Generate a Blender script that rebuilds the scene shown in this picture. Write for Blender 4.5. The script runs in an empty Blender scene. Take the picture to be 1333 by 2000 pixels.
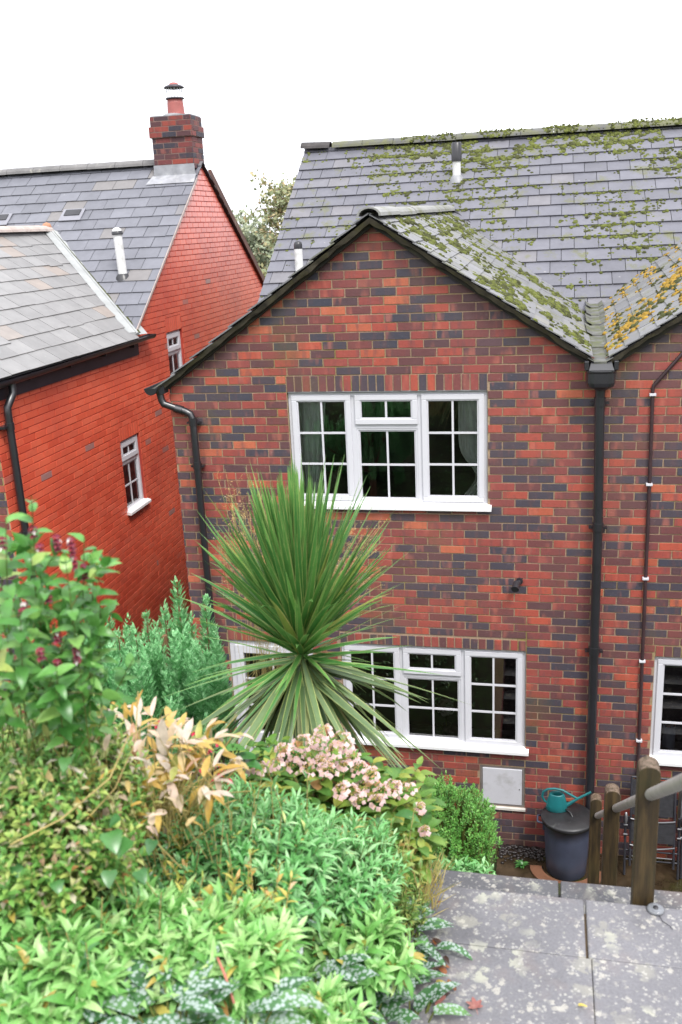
import bpy, math, random
from mathutils import Vector, Matrix, noise
R = math.radians
rnd = random.Random(7)
sc = bpy.context.scene
COL = sc.collection

# ------------------------------------------------------------------ camera
CAM = Vector((0.510, -8.200, 1.405))
YAW, PITCH, ROLL, FPX = -0.22305, -0.29199, -0.0480, 1846.26
def cam_axes():
    cy, sy, cp, sp = math.cos(YAW), math.sin(YAW), math.cos(PITCH), math.sin(PITCH)
    f = Vector((sy*cp, cy*cp, sp)); r0 = Vector((cy, -sy, 0)); u0 = r0.cross(f)
    return math.cos(ROLL)*r0 + math.sin(ROLL)*u0, -math.sin(ROLL)*r0 + math.cos(ROLL)*u0, f
CR, CU, CF = cam_axes()
cd = bpy.data.cameras.new('camera'); cam = bpy.data.objects.new('camera', cd); COL.objects.link(cam)
M = Matrix((CR, CU, -CF)).transposed().to_4x4(); M.translation = CAM
cam.matrix_world = M
cd.sensor_fit = 'VERTICAL'; cd.sensor_height = 36.0; cd.lens = FPX/2000*36
cd.clip_start = 0.05; cd.clip_end = 2000
cd.dof.use_dof = True; cd.dof.focus_distance = 8.6; cd.dof.aperture_fstop = 3.6
sc.camera = cam
def at(px, py, d):                      # a point of the place, d metres along the lens axis
    return CAM + (CF + CR*((px-666.5)/FPX) - CU*((py-1000)/FPX))*d

# ------------------------------------------------------------------ world and sun
w = bpy.data.worlds.new('World'); sc.world = w; w.use_nodes = True
nt = w.node_tree; nt.nodes.clear()
out = nt.nodes.new('ShaderNodeOutputWorld'); bg = nt.nodes.new('ShaderNodeBackground')
sky = nt.nodes.new('ShaderNodeTexSky'); sky.sky_type = 'NISHITA'; sky.sun_disc = False
sky.sun_elevation = R(52); sky.sun_rotation = R(200); sky.air_density = 1.0; sky.dust_density = 4.0
hs = nt.nodes.new('ShaderNodeHueSaturation'); hs.inputs['Saturation'].default_value = 0.12
mx = nt.nodes.new('ShaderNodeMix'); mx.data_type = 'RGBA'; mx.inputs[0].default_value = 0.6
mx.inputs[7].default_value = (13.0, 13.2, 14.0, 1)
nt.links.new(sky.outputs[0], hs.inputs['Color']); nt.links.new(hs.outputs[0], mx.inputs[6])
nt.links.new(mx.outputs[2], bg.inputs['Color']); bg.inputs['Strength'].default_value = 0.085
nt.links.new(bg.outputs[0], out.inputs[0])
sd = bpy.data.lights.new('sun', 'SUN'); sd.energy = 1.5; sd.angle = R(16); sd.color = (1, .97, .92)
so = bpy.data.objects.new('sun', sd); COL.objects.link(so)
so.rotation_euler = Vector((-0.42, 0.50, -0.95)).to_track_quat('-Z', 'Y').to_euler()
sc.view_settings.view_transform = 'Standard'; sc.view_settings.look = 'None'
sc.view_settings.exposure = 1.3; sc.view_settings.gamma = 1.0
sc.cycles.max_bounces = 8; sc.cycles.transparent_max_bounces = 12

# ------------------------------------------------------------------ naming helpers
def tag(o, label=None, cat=None, group=None, kind=None):
    if label: o['label'] = label
    if cat: o['category'] = cat
    if group: o['group'] = group
    if kind: o['kind'] = kind
    return o
def empty(name, loc, label, cat, group=None):
    o = bpy.data.objects.new(name, None); COL.objects.link(o); o.location = loc
    o.empty_display_size = .1
    return tag(o, label, cat, group)
def link(name, me, parent=None):
    o = bpy.data.objects.new(name, me); COL.objects.link(o)
    if parent is not None:
        o.parent = parent
        q = parent; off = Vector((0, 0, 0))
        while q is not None: off += Vector(q.location); q = q.parent
        o.location = -off
    return o
class MB:
    def __init__(s): s.v = []; s.f = []; s.m = []; s.sm = []
    def poly(s, pts, m=0, sm=False):
        b = len(s.v); s.v += [tuple(p) for p in pts]; s.f.append(tuple(range(b, b+len(pts)))); s.m.append(m); s.sm.append(sm)
    def raw(s, vs, fs, m=0, sm=False):
        b = len(s.v); s.v += [tuple(p) for p in vs]
        for f in fs: s.f.append(tuple(b+i for i in f)); s.m.append(m); s.sm.append(sm)
    def box(s, a, b, m=0):
        x0, x1 = sorted((a[0], b[0])); y0, y1 = sorted((a[1], b[1])); z0, z1 = sorted((a[2], b[2]))
        s.raw([(x0,y0,z0),(x1,y0,z0),(x1,y1,z0),(x0,y1,z0),(x0,y0,z1),(x1,y0,z1),(x1,y1,z1),(x0,y1,z1)],
              [(0,3,2,1),(4,5,6,7),(0,1,5,4),(1,2,6,5),(2,3,7,6),(3,0,4,7)], m)
    def obox(s, O, U, V, W, m=0):       # box from corner O and three edge vectors
        O, U, V, W = map(Vector, (O, U, V, W))
        s.raw([O, O+U, O+U+V, O+V, O+W, O+U+W, O+U+V+W, O+V+W],
              [(0,3,2,1),(4,5,6,7),(0,1,5,4),(1,2,6,5),(2,3,7,6),(3,0,4,7)], m)
    def tube(s, pts, r, n=10, m=0, cap=True, sm=True):
        pts = [Vector(p) for p in pts]; rs = r if isinstance(r, (list, tuple)) else [r]*len(pts)
        vs = []; fs = []
        d0 = (pts[1]-pts[0]).normalized(); a = Vector((0,0,1)) if abs(d0.z) < .9 else Vector((1,0,0))
        u = d0.cross(a).normalized()
        for i, p in enumerate(pts):
            if i == 0: d = d0
            elif i == len(pts)-1: d = (pts[i]-pts[i-1]).normalized()
            else: d = ((pts[i+1]-p).normalized()+(p-pts[i-1]).normalized()).normalized()
            u = (u-d*u.dot(d)).normalized(); v = d.cross(u)
            for k in range(n):
                t = 2*math.pi*k/n; vs.append(p+(u*math.cos(t)+v*math.sin(t))*rs[i])
        for i in range(len(pts)-1):
            for k in range(n): fs.append((i*n+k, i*n+(k+1) % n, (i+1)*n+(k+1) % n, (i+1)*n+k))
        s.raw(vs, fs, m, sm)
        if cap:
            s.poly(vs[:n][::-1], m); s.poly(vs[-n:], m)
    def lathe(s, c, prof, n=28, m=0, sm=True):   # prof: (r, z)
        c = Vector(c); vs = []; fs = []
        for r, z in prof:
            for k in range(n): t = 2*math.pi*k/n; vs.append(c+Vector((r*math.cos(t), r*math.sin(t), z)))
        for i in range(len(prof)-1):
            for k in range(n): fs.append((i*n+k, i*n+(k+1) % n, (i+1)*n+(k+1) % n, (i+1)*n+k))
        s.raw(vs, fs, m, sm)
    def build(s, name, mats, parent=None, bevel=0):
        me = bpy.data.meshes.new(name); me.from_pydata(s.v, [], s.f)
        mats = mats if isinstance(mats, (list, tuple)) else [mats]
        for m in mats: me.materials.append(m)
        me.polygons.foreach_set('material_index', s.m); me.polygons.foreach_set('use_smooth', s.sm)
        me.update()
        o = link(name, me, parent)
        if bevel:
            b = o.modifiers.new('bevel', 'BEVEL'); b.width = bevel; b.segments = 2; b.limit_method = 'ANGLE'
        return o

# ------------------------------------------------------------------ materials
def mat(name):
    m = bpy.data.materials.new(name); m.use_nodes = True; nt = m.node_tree
    return m, nt, nt.nodes['Principled BSDF']
def nd(nt, t, **k):
    n = nt.nodes.new(t)
    for a, b in k.items():
        if a.startswith('i_'):
            key = a[2:]; key = int(key) if key.isdigit() else key.replace('_', ' ')
            n.inputs[key].default_value = b
        else: setattr(n, a, b)
    return n
def ramp(nt, fac, stops, interp='LINEAR'):
    r = nt.nodes.new('ShaderNodeValToRGB'); r.color_ramp.interpolation = interp
    el = r.color_ramp.elements
    while len(el) > 1: el.remove(el[-1])
    el[0].position = stops[0][0]; el[0].color = (*stops[0][1], 1)
    for p, c in stops[1:]:
        e = el.new(p); e.color = (*c, 1)
    nt.links.new(fac, r.inputs[0]); return r.outputs[0]
def gray(a): return (a, a, a)
def coords(nt, kind='Object', scale=(1, 1, 1)):
    tc = nt.nodes.new('ShaderNodeTexCoord'); mp = nt.nodes.new('ShaderNodeMapping'); mp.inputs['Scale'].default_value = scale
    nt.links.new(tc.outputs[kind], mp.inputs[0]); return mp.outputs[0]
def noise_tex(nt, vec, scale, detail=4, rough=.55):
    n = nd(nt, 'ShaderNodeTexNoise'); n.inputs['Scale'].default_value = scale; n.inputs['Detail'].default_value = detail
    n.inputs['Roughness'].default_value = rough; nt.links.new(vec, n.inputs['Vector']); return n.outputs['Fac']
def mixc(nt, fac, a, b, mode='MIX'):
    m = nd(nt, 'ShaderNodeMix', data_type='RGBA', blend_type=mode)
    for s, x in ((0, fac), (6, a), (7, b)):
        if isinstance(x, (int, float)): m.inputs[s].default_value = x
        elif isinstance(x, tuple): m.inputs[s].default_value = (*x, 1)
        else: nt.links.new(x, m.inputs[s])
    return m.outputs[2]
def math_(nt, op, a, b=0.0):
    m = nd(nt, 'ShaderNodeMath', operation=op)
    for i, x in enumerate((a, b)):
        if isinstance(x, (int, float)): m.inputs[i].default_value = x
        else: nt.links.new(x, m.inputs[i])
    return m.outputs[0]
def bump(nt, h, bs, strength=.3, dist=.01):
    b = nd(nt, 'ShaderNodeBump'); b.inputs['Strength'].default_value = strength; b.inputs['Distance'].default_value = dist
    nt.links.new(h, b.inputs['Height']); nt.links.new(b.outputs[0], bs.inputs['Normal'])
def island(nt):
    return nt.nodes.new('ShaderNodeNewGeometry').outputs['Random Per Island']
def plain(name, col, rough=.5, var=.15, scale=8, bmp=0.0, metal=0, spec=None, sc3=(1,1,1), dirt=None):
    m, nt, b = mat(name); v = coords(nt, 'Object', sc3)
    n = noise_tex(nt, v, scale)
    lo = tuple(max(0, c*(1-var)) for c in col); hi = tuple(min(1, c*(1+var)) for c in col)
    c = ramp(nt, n, [(.3, lo), (.7, hi)])
    if dirt:
        n2 = noise_tex(nt, v, dirt[1], 6, .65)
        c = mixc(nt, ramp(nt, n2, [(dirt[2], gray(0)), (dirt[3], gray(1))]), c, dirt[0])
    nt.links.new(c, b.inputs['Base Color']); b.inputs['Roughness'].default_value = rough
    b.inputs['Metallic'].default_value = metal
    if spec is not None: b.inputs['Specular IOR Level'].default_value = spec
    if bmp: bump(nt, noise_tex(nt, v, scale*6), b, bmp, .004)
    return m

def brick_mat(name, algae=True, mul=1.0):
    m, nt, b = mat(name); v = coords(nt)
    isl = island(nt)
    base = ramp(nt, isl, [(0, (.40,.075,.042)), (.08, (.33,.062,.042)), (.19, (.28,.055,.043)), (.30, (.24,.052,.046)), (.39, (.19,.048,.046)),
                          (.45, (.15,.044,.044)), (.56, (.105,.040,.044)), (.66, (.080,.040,.048)), (.69, (.050,.043,.060)), (.94, (.040,.042,.062)), (.955, (.36,.080,.042)), (1, (.45,.12,.06))], 'LINEAR')
    # flashed banding inside a brick
    vs = nd(nt, 'ShaderNodeVectorMath', operation='ADD'); nt.links.new(v, vs.inputs[0])
    sc_ = nd(nt, 'ShaderNodeVectorMath', operation='SCALE'); cb = nd(nt, 'ShaderNodeCombineXYZ')
    nt.links.new(isl, cb.inputs[0]); nt.links.new(isl, cb.inputs[1]); nt.links.new(cb.outputs[0], sc_.inputs[0]); sc_.inputs['Scale'].default_value = 37.0
    nt.links.new(sc_.outputs[0], vs.inputs[1])
    st = nd(nt, 'ShaderNodeMapping'); st.inputs['Scale'].default_value = (1, 1, .25); nt.links.new(vs.outputs[0], st.inputs[0])
    n1 = noise_tex(nt, st.outputs[0], 14, 3, .6)
    c = mixc(nt, ramp(nt, n1, [(.52, gray(0)), (.68, gray(.55))]), base, (.10,.05,.055))
    n1b = noise_tex(nt, st.outputs[0], 9, 2, .5)
    c = mixc(nt, ramp(nt, n1b, [(.60, gray(0)), (.72, gray(.5))]), c, (.46,.14,.095))
    n2 = noise_tex(nt, v, 55, 5, .7)
    c = mixc(nt, .55, c, ramp(nt, n2, [(.25, gray(.55)), (.5, gray(1)), (.8, (1.0,1.0,1.0))]), 'MULTIPLY')
    # pale efflorescence specks
    n4 = noise_tex(nt, v, 28, 8, .75)
    c = mixc(nt, ramp(nt, n4, [(.60, gray(0)), (.74, gray(.30))]), c, (.45,.38,.36))
    if algae:
        n3 = noise_tex(nt, v, 1.5, 7, .62)
        c = mixc(nt, ramp(nt, n3, [(.55, gray(0)), (.72, gray(.5))]), c, (.085,.075,.022))
        sv = nd(nt, 'ShaderNodeMapping'); sv.inputs['Scale'].default_value = (5.5, 5.5, .7); nt.links.new(v, sv.inputs[0])
        ns = noise_tex(nt, sv.outputs[0], 1.0, 6, .65)
        c = mixc(nt, ramp(nt, ns, [(.50, gray(0)), (.72, gray(.38))]), c, (.07,.038,.036))
        n5 = noise_tex(nt, v, .8, 3, .5)
        c = mixc(nt, ramp(nt, n5, [(.35, gray(.0)), (.65, gray(.08))]), c, (.42,.22,.17))
    if mul != 1: c = mixc(nt, 1.0, c, (mul, mul*.92, mul), 'MULTIPLY')
    nt.links.new(c, b.inputs['Base Color']); b.inputs['Roughness'].default_value = .62
    bump(nt, n2, b, .55, .003)
    return m
def mortar_mat():
    m, nt, b = mat('mortar'); v = coords(nt)
    n = noise_tex(nt, v, 2.0, 6, .65)
    c = ramp(nt, n, [(.3, (.30,.20,.15)), (.5, (.35,.25,.165)), (.66, (.25,.20,.07))])
    c = mixc(nt, .6, c, ramp(nt, noise_tex(nt, v, 60, 3), [(.3, gray(.5)), (.6, gray(1))]), 'MULTIPLY')
    nt.links.new(c, b.inputs['Base Color']); b.inputs['Roughness'].default_value = .9
    return m
def painted_brick():
    m, nt, b = mat('red_paint_brick'); v = coords(nt); isl = island(nt)
    c = ramp(nt, isl, [(0, (.62,.085,.040)), (.35, (.70,.112,.054)), (.8, (.75,.140,.073)), (.96, (.66,.115,.06)), (.991, (.66,.115,.06)), (.993, (.34,.17,.15)), (1, (.32,.18,.17))])
    n1 = noise_tex(nt, v, .9, 5, .6)
    c = mixc(nt, ramp(nt, n1, [(.45, gray(0)), (.75, gray(.55))]), c, (.36,.040,.030))
    n2 = noise_tex(nt, v, 6, 7, .7)
    c = mixc(nt, ramp(nt, n2, [(.6, gray(0)), (.8, gray(.4))]), c, (.30,.05,.035))
    nt.links.new(c, b.inputs['Base Color'])
    b.inputs['Roughness'].default_value = .45
    b.inputs['Coat Weight'].default_value = 1.0; b.inputs['Coat Roughness'].default_value = .28; b.inputs['Coat IOR'].default_value = 1.6
    bump(nt, noise_tex(nt, v, 45, 4), b, .25, .002)
    return m
def painted_mortar():
    m, nt, b = mat('red_paint_joint'); v = coords(nt)
    nt.links.new(ramp(nt, noise_tex(nt, v, 3), [(.3, (.30,.030,.020)), (.7, (.50,.07,.042))]), b.inputs['Base Color'])
    b.inputs['Roughness'].default_value = .6; return m
def slate_mat(name, base, warm, moss=0.0, lichen=.3):
    m, nt, b = mat(name); v = coords(nt); isl = island(nt)
    lo = tuple(c*.88 for c in base); hi = tuple(min(1, c*1.12) for c in base)
    c = ramp(nt, isl, [(0, lo), (.5, base), (.9, hi), (.93, warm), (1, warm)])
    n = noise_tex(nt, v, 5, 7, .7)
    c = mixc(nt, .5, c, ramp(nt, n, [(.3, gray(.62)), (.6, gray(1)), (.75, (1.25,1.22,1.15))]), 'MULTIPLY')
    # round pale lichen spots
    vo = nd(nt, 'ShaderNodeTexVoronoi'); vo.inputs['Scale'].default_value = 5.5; nt.links.new(v, vo.inputs['Vector'])
    nn = noise_tex(nt, v, 30, 4, .7)
    d = math_(nt, 'ADD', vo.outputs['Distance'], math_(nt, 'MULTIPLY', nn, .22))
    sp = ramp(nt, d, [(.14, gray(1)), (.19, gray(0))])
    pick = ramp(nt, noise_tex(nt, v, 2.3, 3), [(.5, gray(0)), (.56, gray(lichen))])
    c = mixc(nt, math_(nt, 'MULTIPLY', sp, pick), c, (.5,.5,.46))
    if moss:
        n3 = noise_tex(nt, v, 3.2, 9, .72)
        c = mixc(nt, ramp(nt, n3, [(.60-moss*.1, gray(0)), (.70-moss*.08, gray(.8))]), c, (.11,.115,.035))
    nt.links.new(c, b.inputs['Base Color']); b.inputs['Roughness'].default_value = .48
    bump(nt, n, b, .25, .004)
    return m
def leaf_mat(name, stops, rough=.42, trans=.28, veins=0.0, spots=None, tip=None):
    m, nt, b = mat(name); isl = island(nt); v = coords(nt)
    c = ramp(nt, isl, stops)
    n = noise_tex(nt, v, 40, 3)
    c = mixc(nt, .6, c, ramp(nt, n, [(.3, gray(.68)), (.65, gray(1.12))]), 'MULTIPLY')
    if spots:
        vo = nd(nt, 'ShaderNodeTexVoronoi'); vo.inputs['Scale'].default_value = spots[1]; nt.links.new(v, vo.inputs['Vector'])
        c = mixc(nt, ramp(nt, vo.outputs['Distance'], [(spots[2], gray(.85)), (spots[2]+.14, gray(0))]), c, spots[0])
    nt.links.new(c, b.inputs['Base Color']); b.inputs['Roughness'].default_value = rough
    b.inputs['Specular IOR Level'].default_value = .65
    tr = nd(nt, 'ShaderNodeBsdfTranslucent'); ms = nd(nt, 'ShaderNodeMixShader'); ms.inputs[0].default_value = trans
    nt.links.new(c, tr.inputs['Color']); o = nt.nodes['Material Output']
    nt.links.new(b.outputs[0], ms.inputs[1]); nt.links.new(tr.outputs[0], ms.inputs[2]); nt.links.new(ms.outputs[0], o.inputs[0])
    return m
def glass_mat(name, tint=(.86,.90,.89), gl=(1, 1, 1)):
    m, nt, b = mat(name); nt.nodes.remove(b)
    o = nt.nodes['Material Output']; t = nd(nt, 'ShaderNodeBsdfTransparent'); t.inputs[0].default_value = (*tint, 1)
    g = nd(nt, 'ShaderNodeBsdfGlossy'); g.inputs['Roughness'].default_value = .015; g.inputs[0].default_value = (*gl, 1)
    f = nd(nt, 'ShaderNodeFresnel'); f.inputs[0].default_value = 2.1
    bp = nd(nt, 'ShaderNodeBump'); bp.inputs['Strength'].default_value = .03; bp.inputs['Distance'].default_value = .01
    nt.links.new(noise_tex(nt, coords(nt), 2.5, 2), bp.inputs['Height']); nt.links.new(bp.outputs[0], g.inputs['Normal'])
    ms = nd(nt, 'ShaderNodeMixShader'); nt.links.new(f.outputs[0], ms.inputs[0]); nt.links.new(t.outputs[0], ms.inputs[1])
    nt.links.new(g.outputs[0], ms.inputs[2]); nt.links.new(ms.outputs[0], o.inputs[0]); return m
def slab_mat(name, base, dark):
    m, nt, b = mat(name); v = coords(nt)
    n0 = noise_tex(nt, v, 2.2, 8, .68)
    c = ramp(nt, n0, [(.28, dark), (.5, base), (.72, tuple(x*1.18 for x in base))])
    n1 = noise_tex(nt, v, 90, 4, .7)
    c = mixc(nt, .6, c, ramp(nt, n1, [(.3, gray(.6)), (.6, gray(1.05))]), 'MULTIPLY')
    n2 = noise_tex(nt, v, 1.7, 5, .6)
    c = mixc(nt, ramp(nt, n2, [(.5, gray(0)), (.68, gray(.45))]), c, (.30,.21,.17))
    # crustose lichen: large blooms and small specks
    for scl, thr, amt, col in ((10, .25, .75, (.42,.42,.34)), (26, .27, .7, (.44,.42,.37)), (5.2, .17, .45, (.34,.33,.27)), (60, .33, .65, (.42,.41,.38))):
        vo = nd(nt, 'ShaderNodeTexVoronoi'); vo.inputs['Scale'].default_value = scl; nt.links.new(v, vo.inputs['Vector'])
        nn = noise_tex(nt, v, scl*4, 6, .75)
        d = math_(nt, 'ADD', vo.outputs['Distance'], math_(nt, 'MULTIPLY', math_(nt, 'SUBTRACT', nn, .5), 1.1))
        pick = ramp(nt, noise_tex(nt, v, scl*.45, 3), [(.47, gray(0)), (.60, gray(amt))])
        c = mixc(nt, math_(nt, 'MULTIPLY', ramp(nt, d, [(thr, gray(1)), (thr+.06, gray(0))]), pick), c, col)
    nt.links.new(c, b.inputs['Base Color'])
    rr = ramp(nt, n0, [(.3, gray(.38)), (.7, gray(.7))]); nt.links.new(rr, b.inputs['Roughness'])
    bump(nt, n1, b, .35, .003)
    return m
def wood_mat():
    m, nt, b = mat('weathered_wood'); v = coords(nt, 'Object', (14, 14, 1.2))
    n = noise_tex(nt, v, 3, 6, .65)
    c = ramp(nt, n, [(.3, (.014,.009,.004)), (.5, (.038,.024,.008)), (.72, (.085,.056,.02))])
    n2 = noise_tex(nt, coords(nt), 5, 5)
    c = mixc(nt, ramp(nt, n2, [(.5, gray(0)), (.7, gray(.55))]), c, (.026,.028,.008))
    g = nd(nt, 'ShaderNodeNewGeometry'); sx = nd(nt, 'ShaderNodeSeparateXYZ'); nt.links.new(g.outputs['Normal'], sx.inputs[0])
    n3 = noise_tex(nt, coords(nt), 45, 5, .8)
    top = math_(nt, 'MULTIPLY', ramp(nt, sx.outputs[2], [(.2, gray(0)), (.5, gray(1))]), ramp(nt, n3, [(.42, gray(.1)), (.55, gray(1))]))
    c = mixc(nt, top, c, (.15,.105,.075))
    nt.links.new(c, b.inputs['Base Color']); b.inputs['Roughness'].default_value = .6
    bump(nt, n, b, .5, .004); return m

BRICK = brick_mat('multi_brick'); MORTAR = mortar_mat(); RBRICK = painted_brick(); RMORTAR = painted_mortar()
CBRICK = brick_mat('chimney_brick', False, .62)
SLATE = slate_mat('slate_blue', (.130,.130,.154), (.155,.15,.165), .5)
SLATE_W = slate_mat('slate_wing', (.18,.18,.19), (.21,.205,.19), .75, .5)
SLATE_R = slate_mat('slate_grey', (.145,.148,.172), (.175,.165,.165), 0)
SLATE_E = slate_mat('slate_warm', (.23,.225,.225), (.27,.23,.205), 0)
FELT = plain('roof_underlay', (.03,.03,.035), .8)
UPVC = plain('white_upvc', (.57,.57,.61), .28, .02, 3, dirt=((.48,.48,.48), 2.0, .55, .9))
SILLM = plain('sill_white', (.74,.74,.75), .35, .02, 4, dirt=((.55,.55,.45), 6, .6, .8))
PIPE = plain('black_plastic', (.012,.012,.016), .36, .2, 5, spec=1.0)
PIPE2 = plain('dark_plastic', (.022,.022,.026), .35, .3, 5)
BROWNP = plain('brown_cable', (.045,.025,.028), .4, .2, 5)
GLASS = glass_mat('window_glass'); GLASSD = glass_mat('window_glass_dull', (.8,.82,.84))
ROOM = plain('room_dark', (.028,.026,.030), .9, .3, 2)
WOOD = wood_mat()
RAILM = plain('galvanised_rail', (.36,.34,.32), .45, .15, 12, metal=.1, dirt=((.22,.2,.16), 10, .55, .8))
SLAB = slab_mat('stone_slab', (.165,.163,.178), (.085,.083,.092))
SLABD = slab_mat('stone_edge', (.10,.10,.11), (.05,.05,.055))
LEAD = plain('lead', (.22,.225,.24), .5, .3, 7, .2, dirt=((.4,.4,.4), 6, .5, .8))
TERRA = plain('terracotta', (.30,.085,.075), .55, .15, 12)
MOSSY = plain('moss_green', (.088,.102,.018), .95, .45, 14, .5, dirt=((.15,.14,.02), 5, .6, .75))
MOSSD = plain('moss_dark', (.045,.050,.012), .95, .5, 14, .5)
BARGE = plain('bargeboard', (.022,.019,.014), .7, .5, 6, .3, dirt=((.05,.045,.018), 5, .5, .7))
SOIL = plain('soil', (.030,.020,.013), .95, .5, 7, .6)
STEM = plain('stem_green', (.12,.14,.03), .6, .3, 12)
STEMB = plain('stem_brown', (.14,.07,.035), .7, .4, 12)
STEMY = plain('stem_straw', (.38,.30,.11), .7, .3, 12)

# ------------------------------------------------------------------ geometry helpers for walls and roofs
def sub_rect(rects, h):
    o = []
    for (a, b, c, d) in rects:
        e, f, g, k = h
        if e >= b or f <= a or g >= d or k <= c: o.append((a, b, c, d)); continue
        if a < e: o.append((a, e, c, d))
        if f < b: o.append((f, b, c, d))
        m0, m1 = max(a, e), min(b, f)
        if c < g: o.append((m0, m1, c, g))
        if k < d: o.append((m0, m1, k, d))
    return o
def clip(poly, reg):                    # both convex, reg counter-clockwise
    for i in range(len(reg)):
        ax, ay = reg[i]; bx, by = reg[(i+1) % len(reg)]
        if not poly: return []
        o = []
        for j in range(len(poly)):
            p, q = poly[j], poly[(j+1) % len(poly)]
            sp = (bx-ax)*(p[1]-ay)-(by-ay)*(p[0]-ax); sq = (bx-ax)*(q[1]-ay)-(by-ay)*(q[0]-ax)
            if sp >= 0: o.append(p)
            if (sp >= 0) != (sq >= 0):
                t = sp/(sp-sq); o.append((p[0]+(q[0]-p[0])*t, p[1]+(q[1]-p[1])*t))
        poly = o
    return poly
def area(p): return abs(sum(p[i][0]*p[(i+1) % len(p)][1]-p[(i+1) % len(p)][0]*p[i][1] for i in range(len(p))))/2
def brick_wall(mb, O, U, N, regions, holes, soldiers=(), phase=0.0, z0=-4.8, z1=1.8, proud=.006, pitch=.225, joint=.010, seed=1):
    """real bricks standing proud of a mortar face; material 0 brick, 1 mortar"""
    rr = random.Random(seed); O, U, N = Vector(O), Vector(U), Vector(N); Z = Vector((0, 0, 1))
    def P(u, z, d): return O+U*u+Z*z+N*d
    us = [p[0] for r in regions for p in r]; u0, u1 = min(us), max(us)
    flip = U.cross(Z).dot(N) < 0
    def face(poly, d, m):
        pts = [P(u, z, d) for u, z in poly]
        if flip: pts = pts[::-1]
        mb.poly(pts, m)
    for reg in regions:
        rects = [(min(p[0] for p in reg), max(p[0] for p in reg), min(p[1] for p in reg), max(p[1] for p in reg))]
        for h in holes: rects = sub_rect(rects, h)
        for (a, b, c, d) in rects:
            q = clip([(a, c), (b, c), (b, d), (a, d)], reg)
            if len(q) > 2: face(q, 0, 1)
    blocks = []
    k0 = math.floor(z0/.075)
    allh = list(holes)+list(soldiers)
    for k in range(k0, math.ceil(z1/.075)):
        za, zb = k*.075+joint/2, (k+1)*.075-joint/2
        off = phase+(.1125 if k % 2 else 0)
        i0 = math.floor((u0-off)/pitch)-1
        for i in range(i0, math.ceil((u1-off)/pitch)+1):
            rects = [(off+i*pitch+joint/2, off+(i+1)*pitch-joint/2, za, zb)]
            for h in allh: rects = sub_rect(rects, (h[0]-joint*.4, h[1]+joint*.4, h[2]-.002, h[3]+.002))
            blocks += [r for r in rects if r[1]-r[0] > .02 and r[3]-r[2] > .02]
    for (a, b, c, d) in soldiers:
        n = max(1, round((b-a)/.075)); s = (b-a)/n
        blocks += [(a+i*s+joint/2, a+(i+1)*s-joint/2, c+joint/2, d-joint/2) for i in range(n)]
    for (a, b, c, d) in blocks:
        j = lambda s=.0012: rr.uniform(-s, s)
        quad = [(a+j(), c+j()), (b+j(), c+j()), (b+j(), d+j()), (a+j(), d+j())]
        for reg in regions:
            q = clip(quad, reg)
            if len(q) < 3 or area(q) < .0006: continue
            h = proud+rr.uniform(-.0015, .0015)
            cu = sum(p[0] for p in q)/len(q); cz = sum(p[1] for p in q)/len(q)
            ins = [(p[0]+(cu-p[0])*.0018/max(.02, abs(cu-p[0])), p[1]+(cz-p[1])*.0018/max(.01, abs(cz-p[1]))) for p in q]
            n = len(q); vs = [P(u, z, h) for u, z in ins]+[P(u, z, -.001) for u, z in q]
            fs = [tuple(range(n))]+[(i, n+i, n+(i+1) % n, (i+1) % n) for i in range(n)]
            if flip: fs = [f[::-1] for f in fs]
            mb.raw(vs, fs, 0)
def reveal(mb, O, U, N, h, depth, m=0):
    O, U, N = Vector(O), Vector(U), Vector(N); Z = Vector((0, 0, 1))
    P = lambda u, z, d: O+U*u+Z*z+N*d
    a, b, c, d = h
    mb.poly([P(a, c, 0), P(a, d, 0), P(a, d, -depth), P(a, c, -depth)], m)
    mb.poly([P(b, c, 0), P(b, c, -depth), P(b, d, -depth), P(b, d, 0)], m)
    mb.poly([P(a, d, 0), P(b, d, 0), P(b, d, -depth), P(a, d, -depth)], m)
    mb.poly([P(a, c, 0), P(a, c, -depth), P(b, c, -depth), P(b, c, 0)], m)
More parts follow.
